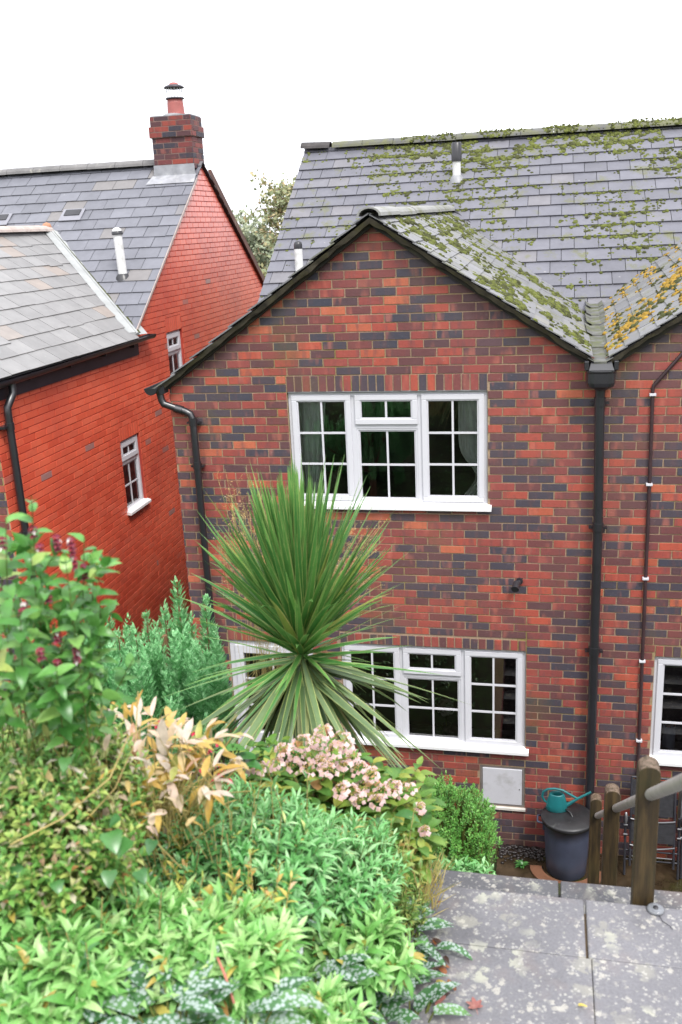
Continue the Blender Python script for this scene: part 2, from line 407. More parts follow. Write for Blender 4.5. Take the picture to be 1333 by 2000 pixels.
def slates(mb, A, B, poly3, width=.29, exp=.235, seed=1, phase=0.0, thick=.012, slip=.0, lift=.021):
    """overlapping slates on the roof plane; A = origin on the eaves line, B = second point along the courses; poly3 = outline"""
    rr = random.Random(seed); A = Vector(A); U = (Vector(B)-A).normalized()
    n = Vector((0, 0, 0)); P = [Vector(p) for p in poly3]
    for i in range(len(P)): n += (P[i]-P[0]).cross(P[(i+1) % len(P)]-P[0])
    n.normalize()
    if n.z < 0: n = -n
    U = (U-n*U.dot(n)).normalized(); V = n.cross(U)
    c = sum(P, Vector())/len(P); A = A-n*(A-c).dot(n)
    reg = [((p-A).dot(U), (p-A).dot(V)) for p in P]
    sg = sum(reg[i][0]*reg[(i+1) % len(reg)][1]-reg[(i+1) % len(reg)][0]*reg[i][1] for i in range(len(reg)))
    if sg < 0: reg = reg[::-1]
    mb.poly([A+U*u+V*v-n*.012 for u, v in reg], 1)
    u0, u1 = min(p[0] for p in reg), max(p[0] for p in reg); v0, v1 = min(p[1] for p in reg), max(p[1] for p in reg)
    k = math.floor(v0/exp)
    while k*exp < v1:
        va = k*exp; off = phase+(width/2 if k % 2 else 0)+rr.uniform(-.008, .008)
        i = math.floor((u0-off)/width)-1
        while off+i*width < u1:
            a, b = off+i*width+.0035, off+(i+1)*width-.0035
            dv = rr.uniform(-.004, .004)-(rr.uniform(.015, .05) if rr.random() < slip else 0)
            tw = rr.uniform(-.003, .003)
            q = clip([(a, va+dv), (b, va+dv+tw), (b, va+exp*1.12), (a, va+exp*1.12)], reg)
            i += 1
            if len(q) < 3 or area(q) < .0008: continue
            l = rr.uniform(-.0015, .0022)
            hh = [lift-(lift-.001)*(v-va)/(exp*1.12)+l for _, v in q]
            top = [A+U*u+V*v+n*h for (u, v), h in zip(q, hh)]; bot = [A+U*u+V*v+n*(h-thick) for (u, v), h in zip(q, hh)]
            m = len(q); mb.raw(top+bot, [tuple(range(m))]+[(j, m+j, m+(j+1) % m, (j+1) % m) for j in range(m)], 0)
        k += 1
    return A, U, V, n, reg
def tiles_ridge(mb, a, b, r=.11, n=8, seg=.45, seed=2):
    rr = random.Random(seed); a, b = Vector(a), Vector(b); L = (b-a).length; d = (b-a)/L; s = d.cross(Vector((0, 0, 1))).normalized(); up = s.cross(d)
    t = 0
    while t < L-.01:
        e = min(L, t+seg-.006); vs = []; q = rr.uniform(-.004, .004)
        for tt, rad in ((t, r), (e, r)):
            for lay in (0, .018):
                for k in range(n+1):
                    an = math.pi*(k/n)
                    vs.append(a+d*tt+s*math.cos(an)*(rad-lay)*1.05+up*(math.sin(an)*(rad-lay)*.75-.02+q))
        m = n+1; fs = []
        for k in range(n):
            fs.append((k, k+1, 2*m+k+1, 2*m+k)); fs.append((m+k, 3*m+k, 3*m+k+1, m+k+1)); fs.append((k, m+k, m+k+1, k+1)); fs.append((2*m+k, 2*m+k+1, 3*m+k+1, 3*m+k))
        mb.raw(vs, fs, 0, False); t += seg

def frame_rect(mb, F, u0, u1, z0, z1, w, d0, d1, m=0):
    """picture frame of bars of width w, from depth d0 to d1; F maps (u,z,d)"""
    for (a, b, c, d) in ((u0, u1, z1-w, z1), (u0, u1, z0, z0+w), (u0, u0+w, z0+w, z1-w), (u1-w, u1, z0+w, z1-w)):
        O = F(a, c, d0); mb.obox(O, F(b, c, d0)-O, F(a, d, d0)-O, F(a, c, d1)-O, m)
def bar(mb, F, a, b, c, d, d0, d1, m=0):
    O = F(a, c, d0); mb.obox(O, F(b, c, d0)-O, F(a, d, d0)-O, F(a, c, d1)-O, m)
def window(parent, O, U, N, hole, lights, name='window', sill=True, sash=.048, fr=.045, rec=.028, glass=None, sill_over=.035, sillz=None):
    """lights: list of (fraction0, fraction1, rows, cols, kind) ; kind 'casement' | 'vent_fixed'"""
    O, U, N = Vector(O), Vector(U), Vector(N); Z = Vector((0, 0, 1))
    F = lambda u, z, d: O+U*u+Z*z+N*d
    a, b, c, d = hole; glass = glass or GLASS
    f = MB(); frame_rect(f, F, a+.003, b-.003, c+.003, d-.003, fr, -rec-.06, -rec)
    root = f.build(name, UPVC, parent, .003)
    W = b-a; g = MB(); bars = MB()
    bf = MB()
    for (f0, f1, rows, cols, kind) in lights:
        u0, u1 = a+W*f0, a+W*f1
        if f0 > 0: bar(bf, F, u0-.022, u0+.022, c+fr+.004, d-fr-.004, -rec-.055, -rec-.003)
        A, B = (u0 if f0 > 0 else a+fr), (u1 if f1 < 1 else b-fr)
        A += .018 if f0 > 0 else -.012; B -= .018 if f1 < 1 else -.012
        segs = [(c+fr-.012, d-fr+.012, rows, True)] if kind == 'casement' else None
        if kind == 'vent_fixed':
            zt = d-(d-c)*.29
            segs = [(zt+.004, d-fr+.012, 1, True), (c+fr-.02, zt-.03, rows, False)]
            bar(bf, F, A, B, zt-.035, zt+.01, -rec-.055, -rec-.004)
        for (s0, s1, rw, moving) in segs:
            sa = sash if moving else .024; dd = -rec+.014 if moving else -rec-.008
            s = MB(); frame_rect(s, F, A, B, s0, s1, sa, dd-.04, dd); s.build('sash', UPVC, root, .004)
            bead = MB(); frame_rect(bead, F, A+sa, B-sa, s0+sa, s1-sa, .012, dd-.030, dd-.010); bead.build('glazing_bead', UPVC, root)
            x0, x1, y0, y1 = A+sa+.010, B-sa-.010, s0+sa+.010, s1-sa-.010
            g.poly([F(x0, y0, dd-.022), F(x1, y0, dd-.022), F(x1, y1, dd-.022), F(x0, y1, dd-.022)])
            gb = MB()
            for k in range(1, cols): xx = x0+(x1-x0)*k/cols; bar(gb, F, xx-.009, xx+.009, y0, y1, dd-.030, dd-.0125)
            for k in range(1, rw): yy = y0+(y1-y0)*k/rw; bar(gb, F, x0, x1, yy-.009, yy+.009, dd-.0305, dd-.013)
            if gb.v: gb.build('glazing_bar', UPVC, root)
    bf.build('mullion', UPVC, root)
    g.build('glass', glass, root)
    if sill:
        s = MB(); zs = c if sillz is None else sillz
        pr = [(-.06, .020), (.045, -.004), (.058, -.014), (.058, -.046), (-.006, -.040), (-.06, -.04)]
        vs = [F(x, zs+z, dd) for x in (a-.03, b+sill_over) for dd, z in pr]; n = len(pr)
        s.raw(vs, [tuple(range(n))[::-1], tuple(range(n, 2*n))]+[(i, (i+1) % n, n+(i+1) % n, n+i) for i in range(n)])
        s.build('sill', SILLM, root, .003)
    return root
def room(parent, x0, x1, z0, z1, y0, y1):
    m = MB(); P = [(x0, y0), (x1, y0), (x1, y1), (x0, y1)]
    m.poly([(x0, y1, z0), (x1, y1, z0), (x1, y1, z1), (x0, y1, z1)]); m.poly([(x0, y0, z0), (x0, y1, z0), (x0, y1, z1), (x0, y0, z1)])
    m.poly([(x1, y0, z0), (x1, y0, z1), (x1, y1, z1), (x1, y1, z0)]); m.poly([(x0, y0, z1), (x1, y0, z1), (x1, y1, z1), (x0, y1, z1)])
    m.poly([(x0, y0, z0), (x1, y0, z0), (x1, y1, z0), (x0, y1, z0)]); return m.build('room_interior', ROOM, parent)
def pipe(parent, pts, r, name='downpipe', collars=(), m=None, brk=True):
    mb = MB(); mb.tube(pts, r, 14); p = mb.build(name, m or PIPE, parent)
    for c, d in collars:
        c = Vector(c); d = Vector(d).normalized(); k = MB(); k.tube([c-d*.035, c+d*.035], r*1.18, 14); 
        if brk: k.box((c.x-r*1.9, c.y+.0, c.z-.022), (c.x+r*1.9, c.y+r*1.1+.012, c.z-.006))
        k.build('bracket', m or PIPE, p)
    return p

# =================================================================== BRICK HOUSE (facade on y = 0, z = 0 at the head of the upper window)
GZ = -4.58
O0, UX, NF = (0, 0, 0), (1, 0, 0), (0, -1, 0)
house = empty('brick_house', (-.99, 0, GZ), 'gabled house of mixed red and blue-grey bricks with mossy slate roof and white windows', 'house')
H_UP = (-1.80, 0.0, -1.05, 0.0)
H_LO = (-1.42, .352, -3.50, -2.45)
H_RT = (1.495, 2.70, -3.50, -2.44)
H_DR = (-2.565, -1.70, -4.55, -2.475)
H_BX = (-.080, .352, -4.13, -3.685)
H_B2 = (1.78, 2.25, -4.18, -3.79)
holes = [H_UP, H_LO, H_RT, H_DR, H_BX, H_B2]
sold = [(-1.80, 0.0, 0.0, .150), (-1.42, .352, -2.45, -2.34), (1.495, 2.70, -2.44, -2.33), (-2.565, -1.70, -2.475, -2.365)]
regA = [(-2.925, -4.75), (.93, -4.75), (.93, .235), (-.975, 1.46), (-2.925, .10)]
regB = [(.93, -4.75), (4.9, -4.75), (4.9, .20), (2.87, 1.46), (.93, .235)]
mb = MB(); brick_wall(mb, O0, UX, NF, [regA, regB], holes, sold, phase=.015, seed=5)
for h in holes: reveal(mb, O0, UX, NF, h, .11, 1)
# side wall of the wing and of the main body, plain courses
brick_wall(mb, (-2.925, 0, 0), (0, 1, 0), (-1, 0, 0), [[(0, -4.75), (3.2, -4.75), (3.2, .10), (0, .10)]], [], phase=.0, seed=6, z1=.2)
brick_wall(mb, (-2.95, 0, 0), (0, 1, 0), (-1, 0, 0), [[(3.2, -4.75), (9.6, -4.75), (9.6, .3), (6.4, 2.45), (3.2, .35)]], [], phase=.0, seed=8, z1=2.6)
wall = mb.build('wall', [BRICK, MORTAR], house)
lin = MB(); lin.box((-1.79, -.004, -.001), (-.01, .06, .007)); lin.build('lintel_strip', LEAD, house)
w_up = window(house, O0, UX, NF, H_UP, [(0, .333, 3, 2, 'casement'), (.333, .667, 2, 2, 'vent_fixed'), (.667, 1, 3, 2, 'casement')], sillz=-1.035)
w_lo = window(house, O0, UX, NF, H_LO, [(0, .333, 3, 2, 'casement'), (.333, .667, 2, 2, 'vent_fixed'), (.667, 1, 3, 2, 'casement')], sillz=-3.475)
w_rt = window(house, O0, UX, NF, H_RT, [(0, .5, 3, 2, 'casement'), (.5, 1, 3, 2, 'casement')], sillz=-3.475)
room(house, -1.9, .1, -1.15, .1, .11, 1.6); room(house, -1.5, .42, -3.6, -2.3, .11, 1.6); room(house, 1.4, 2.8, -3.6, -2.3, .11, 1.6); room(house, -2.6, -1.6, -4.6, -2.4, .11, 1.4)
# back door, glazed upper half
F = lambda u, z, d: Vector((u, -d, z))
d_ = MB(); frame_rect(d_, F, H_DR[0]+.003, H_DR[1]-.003, H_DR[2], H_DR[3]-.003, .055, -.085, -.02); door = d_.build('back_door', UPVC, house, .003)
d_ = MB(); frame_rect(d_, F, H_DR[0]+.058, H_DR[1]-.058, H_DR[2]+.05, H_DR[3]-.056, .085, -.075, -.008); bar(d_, F, H_DR[0]+.143, H_DR[1]-.143, -3.62, -3.50, -.072, -.010)
bar(d_, F, H_DR[0]+.143, H_DR[1]-.143, -4.415, -3.62, -.06, -.03); d_.build('door_leaf', UPVC, door, .004)
d_ = MB(); d_.poly([F(-2.424, -3.5, -.045), F(-1.841, -3.5, -.045), F(-1.841, -2.615, -.045), F(-2.424, -2.615, -.045)]); d_.build('glass', GLASS, door)
d_ = MB(); bar(d_, F, -2.139, -2.121, -3.5, -2.615, -.052, -.035)
for z in (-2.91, -3.205): bar(d_, F, -2.424, -1.841, z-.009, z+.009, -.0525, -.036)
d_.build('glazing_bar', UPVC, door)
# meter boxes
def meter(h, sill):
    f = MB(); frame_rect(f, F, h[0]+.002, h[1]-.002, h[2], h[3], .022, -.05, -.004); b = f.build('meter_box', plain('meter_frame', (.16,.14,.13), .6, .2, 9), house, .002)
    f = MB(); bar(f, F, h[0]+.026, h[1]-.026, h[2]+.024, h[3]-.026, -.04, .004); f.build('box_door', plain('meter_door', (.50,.50,.54), .45, .06, 5, .1, dirt=((.28,.27,.26), 4, .55, .8)), b, .006)
    f = MB(); f.tube([(h[1]-.05, -.003, (h[2]+h[3])/2-.02), (h[1]-.05, -.0075, (h[2]+h[3])/2-.02)], .006, 10); f.build('box_lock', PIPE, b)
    if sill: f = MB(); bar(f, F, h[0]-.012, h[1]+.01, h[2]-.030, h[2]-.002, -.03, .028); f.build('sill', plain('box_sill', (.55,.52,.48), .6, .15, 9), b, .004)
meter(H_BX, True); meter(H_B2, False)
# ---- roofs
RX, RZ0, RZ1 = -.96, 1.50, 1.57
A_ = Vector((RX, -.13, RZ0)); B_ = Vector((-.82, 4.88, RZ1)); C_ = Vector((.955, 3.25, .47)); D_ = Vector((.86, -.13, .285))
def roof_part(name, m, outline, a, b, seed, phase=0, slip=0, exp=.235, width=.29, parent=house, lift=.021, thick=.012):
    k = MB(); r = slates(k, a, b, outline, seed=seed, phase=phase, slip=slip, exp=exp, width=width, lift=lift, thick=thick); o = k.build(name, [m, FELT], parent); return o, r
n_ = (A_-D_).cross(B_-D_).normalized(); C_ = C_-n_*(C_-D_).dot(n_)
roof_w, RW = roof_part('roof', SLATE_W, [D_, C_, B_, A_], D_, C_, 3, exp=.145, width=.25, lift=.013, thick=.009)
LE = -3.03
roof_part('roof', SLATE_W, [(LE, 3.4, .08), (LE, -.13, .06), A_, (RX, 4.88, RZ1)], (LE, 3.4, .08), (LE, -.13, .06), 4)
# neighbouring wing
A2 = Vector((2.88, -.13, 1.50)); B2 = Vector((2.80, 4.88, 1.57)); C2 = Vector((1.065, 3.25, .47)); D2 = Vector((1.00, -.13, .285))
n_ = (A2-D2).cross(B2-D2).normalized(); C2 = C2-n_*(C2-D2).dot(n_)
roof_w2, RW2 = roof_part('roof', SLATE_W, [C2, D2, A2, B2], C2, D2, 13, exp=.145, width=.25, lift=.013, thick=.009)
roof_part('roof', SLATE_W, [(4.8, -.13, .28), (4.8, 3.25, .3), B2, A2], (4.8, -.13, .28), (4.8, 3.25, .3), 14)
zm = lambda y: .3+.68*(y-3.0)
roof_m, RM = roof_part('roof', SLATE, [(-3.05, 2.9, zm(2.9)), (7.2, 2.9, zm(2.9)), (7.2, 6.27, zm(6.27)), (-3.05, 6.27, zm(6.27))], (-3.05, 3.28, zm(3.28)), (7.2, 3.28, zm(3.28)), 9, phase=.07)
roof_part('roof', SLATE, [(-3.05, 9.6, .26), (-3.05, 6.27, zm(6.27)), (7.2, 6.27, zm(6.27)), (7.2, 9.6, .26)], (7.2, 9.6, .26), (-3.05, 9.6, .26), 10)
k = MB(); tiles_ridge(k, (-2.62, 6.27, zm(6.27)+.015), (7.2, 6.27, zm(6.27)+.015), .12)
k.build('ridge_tiles', slate_mat('ridge_tile', (.10,.10,.095), (.12,.12,.09), 1.8), roof_m)
k = MB(); tiles_ridge(k, (-3.09, 6.27, zm(6.27)+.03), (-2.66, 6.27, zm(6.27)+.015), .125, seg=.5); k.build('ridge_end_tile', plain('end_tile', (.05,.045,.045), .8, .4, 9, .4), roof_m)
RIDGE_W = slate_mat('ridge_wing', (.24,.24,.23), (.25,.25,.2), .9)
k = MB(); tiles_ridge(k, A_+Vector((0, -.03, .0)), B_+Vector((0, .05, .0)), .10, seg=.46); k.build('ridge_tiles', RIDGE_W, roof_w)
k = MB(); tiles_ridge(k, A2+Vector((0, -.03, .0)), B2, .10, seg=.46); k.build('ridge_tiles', RIDGE_W, roof_w2)
# valleys in dark lead, between wings and main roof
def strip(mb, a, b, wd, side, lift=.02, m=0):
    a, b, s = Vector(a), Vector(b), Vector(side).normalized()*wd
    up = Vector((0, 0, lift)); mb.poly([a-s+up, b-s+up, b+up*.2, a+up*.2], m); mb.poly([a+up*.2, b+up*.2, b+s+up, a+s+up], m)
k = MB()
k.tube([C_+Vector((0, .02, .022)), B_+Vector((0, .03, .03))], .022, 6); k.tube([C2+Vector((0, .02, .022)), B2+Vector((0, .03, .03))], .022, 6)
k.build('valley_edge', plain('valley_dark', (.022,.022,.025), .7, .3, 8), roof_m)
# valley gutter of lead between the two wings, with steps
k = MB()
gy = [-.16, .5, 1.1, 1.7, 2.3, 2.85, 3.32]
for i in range(6):
    y0, y1 = gy[i], gy[i+1]+.03; z0_ = .243+.058*(y0+.16)+.012; z1_ = .243+.058*(y1+.16)
    x0a, x1a = .83+.028*y0, 1.03+.022*y0
    k.poly([(x0a, y0, z0_+.03), (x0a+.05, y0, z0_), (x0a+.05, y1, z1_), (x0a, y1, z1_+.03)]); k.poly([(x0a+.05, y0, z0_), (x1a-.05, y0, z0_), (x1a-.05, y1, z1_), (x0a+.05, y1, z1_)])
    k.poly([(x1a-.05, y0, z0_), (x1a, y0, z0_+.03), (x1a, y1, z1_+.03), (x1a-.05, y1, z1_)]); k.poly([(x0a+.05, y0, z0_), (x0a+.05, y0, z0_-.02), (x1a-.05, y0, z0_-.02), (x1a-.05, y0, z0_)])
k.build('valley_gutter', plain('valley_lead', (.105,.105,.10), .7, .5, 9, .4, dirt=((.07,.08,.02), 7, .45, .65)), house)
# bargeboards and verge mortar
def barge(a, b, nm='bargeboard', h=.085, t=.035, y=-.10, m=BARGE):
    a, b = Vector(a), Vector(b); d = (b-a).normalized(); dn = Vector((d.z, 0, -d.x)); 
    if dn.z > 0: dn = -dn
    mb = MB(); mb.obox(a, b-a, Vector((0, t, 0)), dn*h); mb.build(nm, m, house, .004)
def verge(a, b):
    a, b = Vector(a), Vector(b); mb = MB(); n = 26; rr = random.Random(int(a.x*100)+9); pts = []
    d = (b-a).normalized(); dn = Vector((d.z, 0, -d.x)); dn = dn if dn.z < 0 else -dn
    vs = []; fs = []
    for i in range(n+1):
        p = a.lerp(b, i/n); w_ = .032+rr.uniform(-.006, .016); q = rr.uniform(-.008, .008)
        vs += [p+Vector((0, q, 0)), p+dn*w_+Vector((0, q+.02, 0)), p+dn*w_+Vector((0, .12, 0)), p+Vector((0, .12, 0))]
    for i in range(n):
        for j in range(4): fs.append((i*4+j, i*4+(j+1) % 4, i*4+4+(j+1) % 4, i*4+4+j))
    mb.raw(vs, fs+[(0, 3, 2, 1), (4*n, 4*n+1, 4*n+2, 4*n+3)]); mb.build('verge', plain('verge_mortar', (.05,.043,.028), .9, .5, 9, .5, dirt=((.075,.07,.025), 7, .5, .7)), house)
verge((-3.03, -.125, .045), (RX, -.125, 1.475)); verge((RX, -.125, 1.475), (.875, -.125, .262)); verge((2.88, -.125, 1.475), (.995, -.125, .262)); verge((2.88, -.125, 1.475), (4.8, -.125, .25))
# hidden soffit strip that closes the verge to the wall
for a, b in (((-3.03, 0, .0), (RX, 0, 1.425)), ((RX, 0, 1.425), (.90, 0, .195)), ((.985, 0, .195), (2.88, 0, 1.425))):
    a, b = Vector(a), Vector(b); k = MB(); d = (b-a).normalized(); dn = Vector((d.z, 0, -d.x)); dn = dn if dn.z < 0 else -dn
    k.obox(a+Vector((0, -.055, 0))-dn*.03, b-a, Vector((0, .053, 0)), dn*.052); k.build('undercloak', BARGE, house)
# left gutter along the wing eaves and its end
def gutter(parent, a, b, r=.06, m=PIPE, name='gutter'):
    a, b = Vector(a), Vector(b); d = (b-a).normalized(); s = d.cross(Vector((0, 0, 1))).normalized(); mb = MB(); n = 8; vs = []
    for p in (a, b):
        for rr_ in (r, r-.006):
            for k in range(n+1):
                t = math.pi*k/n; vs.append(p+s*math.cos(t)*rr_-Vector((0, 0, 1))*math.sin(t)*rr_)
    q = n+1; fs = []
    for k in range(n): fs += [(k, 2*q+k, 2*q+k+1, k+1), (q+k, q+k+1, 3*q+k+1, 3*q+k)]
    fs += [(0, q, 3*q, 2*q), (n, 2*q+n, 3*q+n, q+n)]
    mb.raw(vs, fs)
    for e, p in ((0, a), (1, b)):
        mb.poly([p+s*math.cos(math.pi*k/n)*r*1.06-Vector((0, 0, 1))*math.sin(math.pi*k/n)*r*1.06 for k in range(n+1)])
        mb.tube([p-d*.0, p+d*(.02 if e == 0 else -.02)], .001, 4)
    return mb.build(name, m, parent)
gutter(house, (-3.045, -.16, .075), (-3.045, 3.3, .09))
gb_ = MB(); gb_.box((-2.985, -.12, .02), (-2.93, -.01, .10)); gb_.build('fascia', PIPE2, house)
pipe(house, [(-3.00, -.07, .05), (-2.985, -.07, -.045), (-2.965, -.07, -.085), (-2.76, -.07, -.155), (-2.715, -.07, -.18), (-2.697, -.07, -.235), (-2.695, -.07, -.5), (-2.695, -.07, -4.0), (-2.695, -.07, -4.5)], .034, collars=[((-2.695, -.07, -.665), (0, 0, 1)), ((-2.696, -.07, -.25), (0, 0, 1)), ((-2.82, -.07, -.135), (1, 0, -.3)), ((-2.697, -.07, -2.45), (0, 0, 1))])
# hopper and right downpipe
k = MB()
hx, hy = .935, -.115
def ring(cx, cy, z, a, b, n=20):
    return [Vector((cx+a*(abs(math.cos(t))**.6)*math.copysign(1, math.cos(t)), cy+b*(abs(math.sin(t))**.6)*math.copysign(1, math.sin(t)), z)) for t in [2*math.pi*i/n for i in range(n)]]
prof = [(.045, .040, -.02), (.07, .060, 0), (.105, .085, .012), (.118, .092, .045), (.118, .092, .13), (.124, .098, .135), (.124, .098, .150), (.112, .086, .150), (.10, .075, .04)]
vs = [p for a, b, z in prof for p in ring(hx, hy, .035+z, a, b)]; n = 20
k.raw(vs, [(i*n+j, i*n+(j+1) % n, (i+1)*n+(j+1) % n, (i+1)*n+j) for i in range(len(prof)-1) for j in range(n)]+[tuple(range(len(vs)-n, len(vs)))], 0, False)
k.box((.80, -.20, .19), (.835, -.02, .262)); k.box((1.035, -.20, .19), (1.07, -.02, .262)); k.poly([(.835, -.21, .19), (1.035, -.21, .19), (1.015, -.14, .255), (.855, -.14, .255)])
k.build('hopper', PIPE, house, .004)
pipe(house, [(.935, -.08, .03), (.935, -.08, -.1), (.955, -.08, -1.17), (.958, -.08, -2.37), (.965, -.08, -4.1), (.965, -.08, -4.52)], .041, collars=[((.955, -.08, -1.19), (0, 0, 1)), ((.958, -.08, -2.37), (0, 0, 1)), ((.9355, -.08, -.09), (0, 0, 1))])
# thin brown waste pipe with white clips
tp = MB(); tp.tube([(1.70, -.022, .44), (1.366, -.022, .03), (1.362, -.022, .0), (1.373, -.022, -.83), (1.385, -.022, -2.4), (1.400, -.022, -4.0)], .0155, 8); tpo = tp.build('service_pipe', BROWNP, house)
for z in (-.045, -.82, -1.68, -2.48, -3.29):
    c = MB(); x = 1.362+(-z)*.0095; c.box((x-.027, -.044, z-.011), (x+.027, -.002, z+.011)); c.build('pipe_clip', UPVC, tpo, .003)
# vents through the roofs
VENTW = plain('vent_pale', (.62,.62,.62), .6, .06, 8, dirt=((.35,.36,.33), 9, .5, .8))
def flue(base, h, r, cap, parent, name='roof_vent', lean=(0, 0, 1), foot=True, mm=VENTW, boot=None):
    b = Vector(base); l = Vector(lean).normalized(); k = MB(); k.tube([b, b+l*h], r, 16); o = k.build(name, mm, parent)
    if cap: k = MB(); k.tube([b+l*(h-cap), b+l*(h-.012), b+l*h], [r*1.25, r*1.25, r*1.0], 16); k.build('vent_cap', PIPE2 if mm is VENTW else mm, o)
    if foot: k = MB(); k.tube([b-l*.05, b+l*.015, b+l*.05], [r*2.0, r*1.6, r*1.15], 16); k.build('collar', boot or LEAD, o)
    return o
v1 = flue((-.75, 5.44, zm(5.44)), .47, .055, .24, house, foot=True)
v2 = flue((-2.62, 3.87, zm(3.87)), .33, .052, 0, house, foot=False); k = MB(); k.lathe((-2.62, 3.87, zm(3.87)+.33), [(.054, -.05), (.054, 0), (.045, .03), (.02, .045), (0, .048)], 16); k.build('vent_cap', PIPE2, v2); 
# security light on the wall
k = MB(); k.tube([(.285, 0, -1.745), (.285, -.03, -1.745)], .032, 14); k.tube([(.285, -.03, -1.745), (.272, -.075, -1.765)], .018, 10)
k.tube([(.262, -.05, -1.75), (.25, -.13, -1.785)], [.030, .036], 14); wl = k.build('wall_spotlight', PIPE2, None); tag(wl, 'small black spotlight fixed to the brick wall left of the long downpipe', 'wall light')

# =================================================================== RED PAINTED HOUSE (side wall on x = -4.6)
WX = -4.60
rh = empty('red_house', (WX-2, 3, GZ), 'red painted brick house with a tall chimney and grey slate roofs across the narrow gap', 'house')
Ow, Uw, Nw = (WX, 0, 0), (0, 1, 0), (1, 0, 0)
HR1 = (2.29, 2.86, -1.90, -.985); HR2 = (4.07, 4.64, -.80, .135)
mb = MB()
brick_wall(mb, Ow, Uw, Nw, [[(-.28, -4.8), (3.02, -4.8), (3.02, .08), (-.28, .08)], [(3.02, -4.8), (9.05, -4.8), (9.05, .28), (5.98, 2.40), (3.02, .30)]], [HR1, HR2],
           [(HR1[0], HR1[1], HR1[3], HR1[3]+.17), (HR2[0], HR2[1], HR2[3], HR2[3]+.2)], phase=.05, seed=21, z1=2.5, proud=.006, joint=.010)
for h in (HR1, HR2): reveal(mb, Ow, Uw, Nw, h, .1, 1)
mb.build('wall', [RBRICK, RMORTAR], rh)
mb = MB(); brick_wall(mb, (0, -.28, 0), (1, 0, 0), (0, -1, 0), [[(-8.6, -4.8), (WX, -4.8), (WX, .08), (-6.52, 1.47), (-8.6, .08)]], [], seed=22, z1=1.6)
mb.build('end_wall', [BRICK, MORTAR], rh)
for h in (HR1, HR2):
    window(rh, Ow, Uw, Nw, h, [(0, 1, 2, 2, 'vent_fixed')], sash=.06, fr=.045, glass=GLASSD, sillz=h[2]+.03)
REFL_SHEET = plain('pale_reflection', (.72,.72,.80), .8, .1, 5)  # added pale sheets behind the dark panes, standing in for their pale reflection
for (ya, yb, za, zb) in ((2.3, 2.85, -1.89, -1.0), (4.08, 4.63, -.79, .125)): k = MB(); k.poly([(WX-.066, ya, za), (WX-.066, yb, za), (WX-.066, yb, zb), (WX-.066, ya, zb)]); k.build('reflection_sheet', REFL_SHEET, rh)
zr = lambda y: .30+.72*(y-3.02)
def rp(name, m, outline, a, b, seed, **kw): return roof_part(name, m, outline, a, b, seed, parent=rh, **kw)
RYR = 5.98
roof_r, RR = rp('roof', SLATE_R, [(-14, 2.9, zr(2.9)), (WX+.05, 2.9, zr(2.9)), (WX+.05, RYR, zr(RYR)), (-14, RYR, zr(RYR))], (-14, 3.02, zr(3.02)), (WX, 3.02, zr(3.02)), 31, exp=.235, width=.33, phase=.1, lift=.015, thick=.009)
rp('roof', SLATE_R, [(WX+.05, 9.15, .22), (-14, 9.15, .22), (-14, RYR, zr(RYR)), (WX+.05, RYR, zr(RYR))], (WX, 9.15, .22), (-14, 9.15, .22), 32)
k = MB(); tiles_ridge(k, (-14, RYR, zr(RYR)+.01), (-5.22, RYR, zr(RYR)+.01), .125); k.build('ridge_tiles', plain('ridge_grey', (.155,.15,.15), .75, .2, 5, .4, dirt=((.33,.32,.28), 8, .6, .75)), roof_r)
# rear extension roof, sloping down to the gutter over the side wall
EXR = (-6.52, 1.55)
ez = lambda x: EXR[1]+(x-EXR[0])*(-(EXR[1]-.20)/(-4.47-EXR[0]))
roof_e, RE = rp('roof', SLATE_E, [(-4.47, -.42, .20), (-4.47, 2.88, .20), (-6.52, 4.78, 1.55), (-6.52, -.42, 1.55)], (-4.47, -.42, .20), (-4.47, 3.0, .20), 33, exp=.235, width=.33, slip=.03, lift=.012, thick=.008)
rp('roof', SLATE_E, [(-8.7, -.42, .15), (-6.52, -.42, 1.55), (-6.52, 4.78, 1.55), (-8.7, 2.88, .15)], (-8.7, 2.9, .15), (-8.7, -.42, .15), 34)
k = MB(); tiles_ridge(k, (-6.52, -.45, 1.565), (-6.52, 4.70, 1.565), .11); k.build('ridge_tiles', plain('ridge_pink', (.40,.33,.30), .75, .15, 5, .3, dirt=((.45,.42,.40), 8, .5, .75)), roof_e)
k = MB(); k.lathe((-6.50, 4.68, 1.60), [(0, .07), (.05, .05), (.068, 0), (.05, -.05), (0, -.06)], 14); k.build('ridge_mortar_ball', plain('ridge_ball', (.42,.20,.12), .8, .2, 9), roof_e)
k = MB(); a = Vector((-6.46, 4.70, 1.56)); b = Vector((-4.50, 2.93, .245)); dd = (b-a).normalized(); s_ = dd.cross(Vector((0, 0, 1))).normalized()
for i in range(1):
    k.poly([a-s_*.02, b-s_*.02, b-s_*.13, a-s_*.13][::1]); k.poly([a+s_*.10+Vector((0,0,.02)), b+s_*.10+Vector((0,0,.02)), b, a])
k.tube([a+Vector((0, 0, .01)), b+Vector((0, 0, .01))], .02, 6)
k.obox(a+s_*.03+Vector((0, 0, .0)), b-a, s_*.10, Vector((0, 0, .035)))
k.build('valley_strip', plain('valley_pale', (.30,.31,.31), .6, .15, 5, .2), roof_e)
k = MB(); a = Vector((-6.50, 4.74, 1.575)); b = Vector((-4.50, 2.95, .25)); k.tube([a.lerp(b, i/14)+Vector((0, .03, .008+rnd.uniform(-.006, .006))) for i in range(15)], .022, 6); k.build('valley_moss', MOSSD, roof_e)
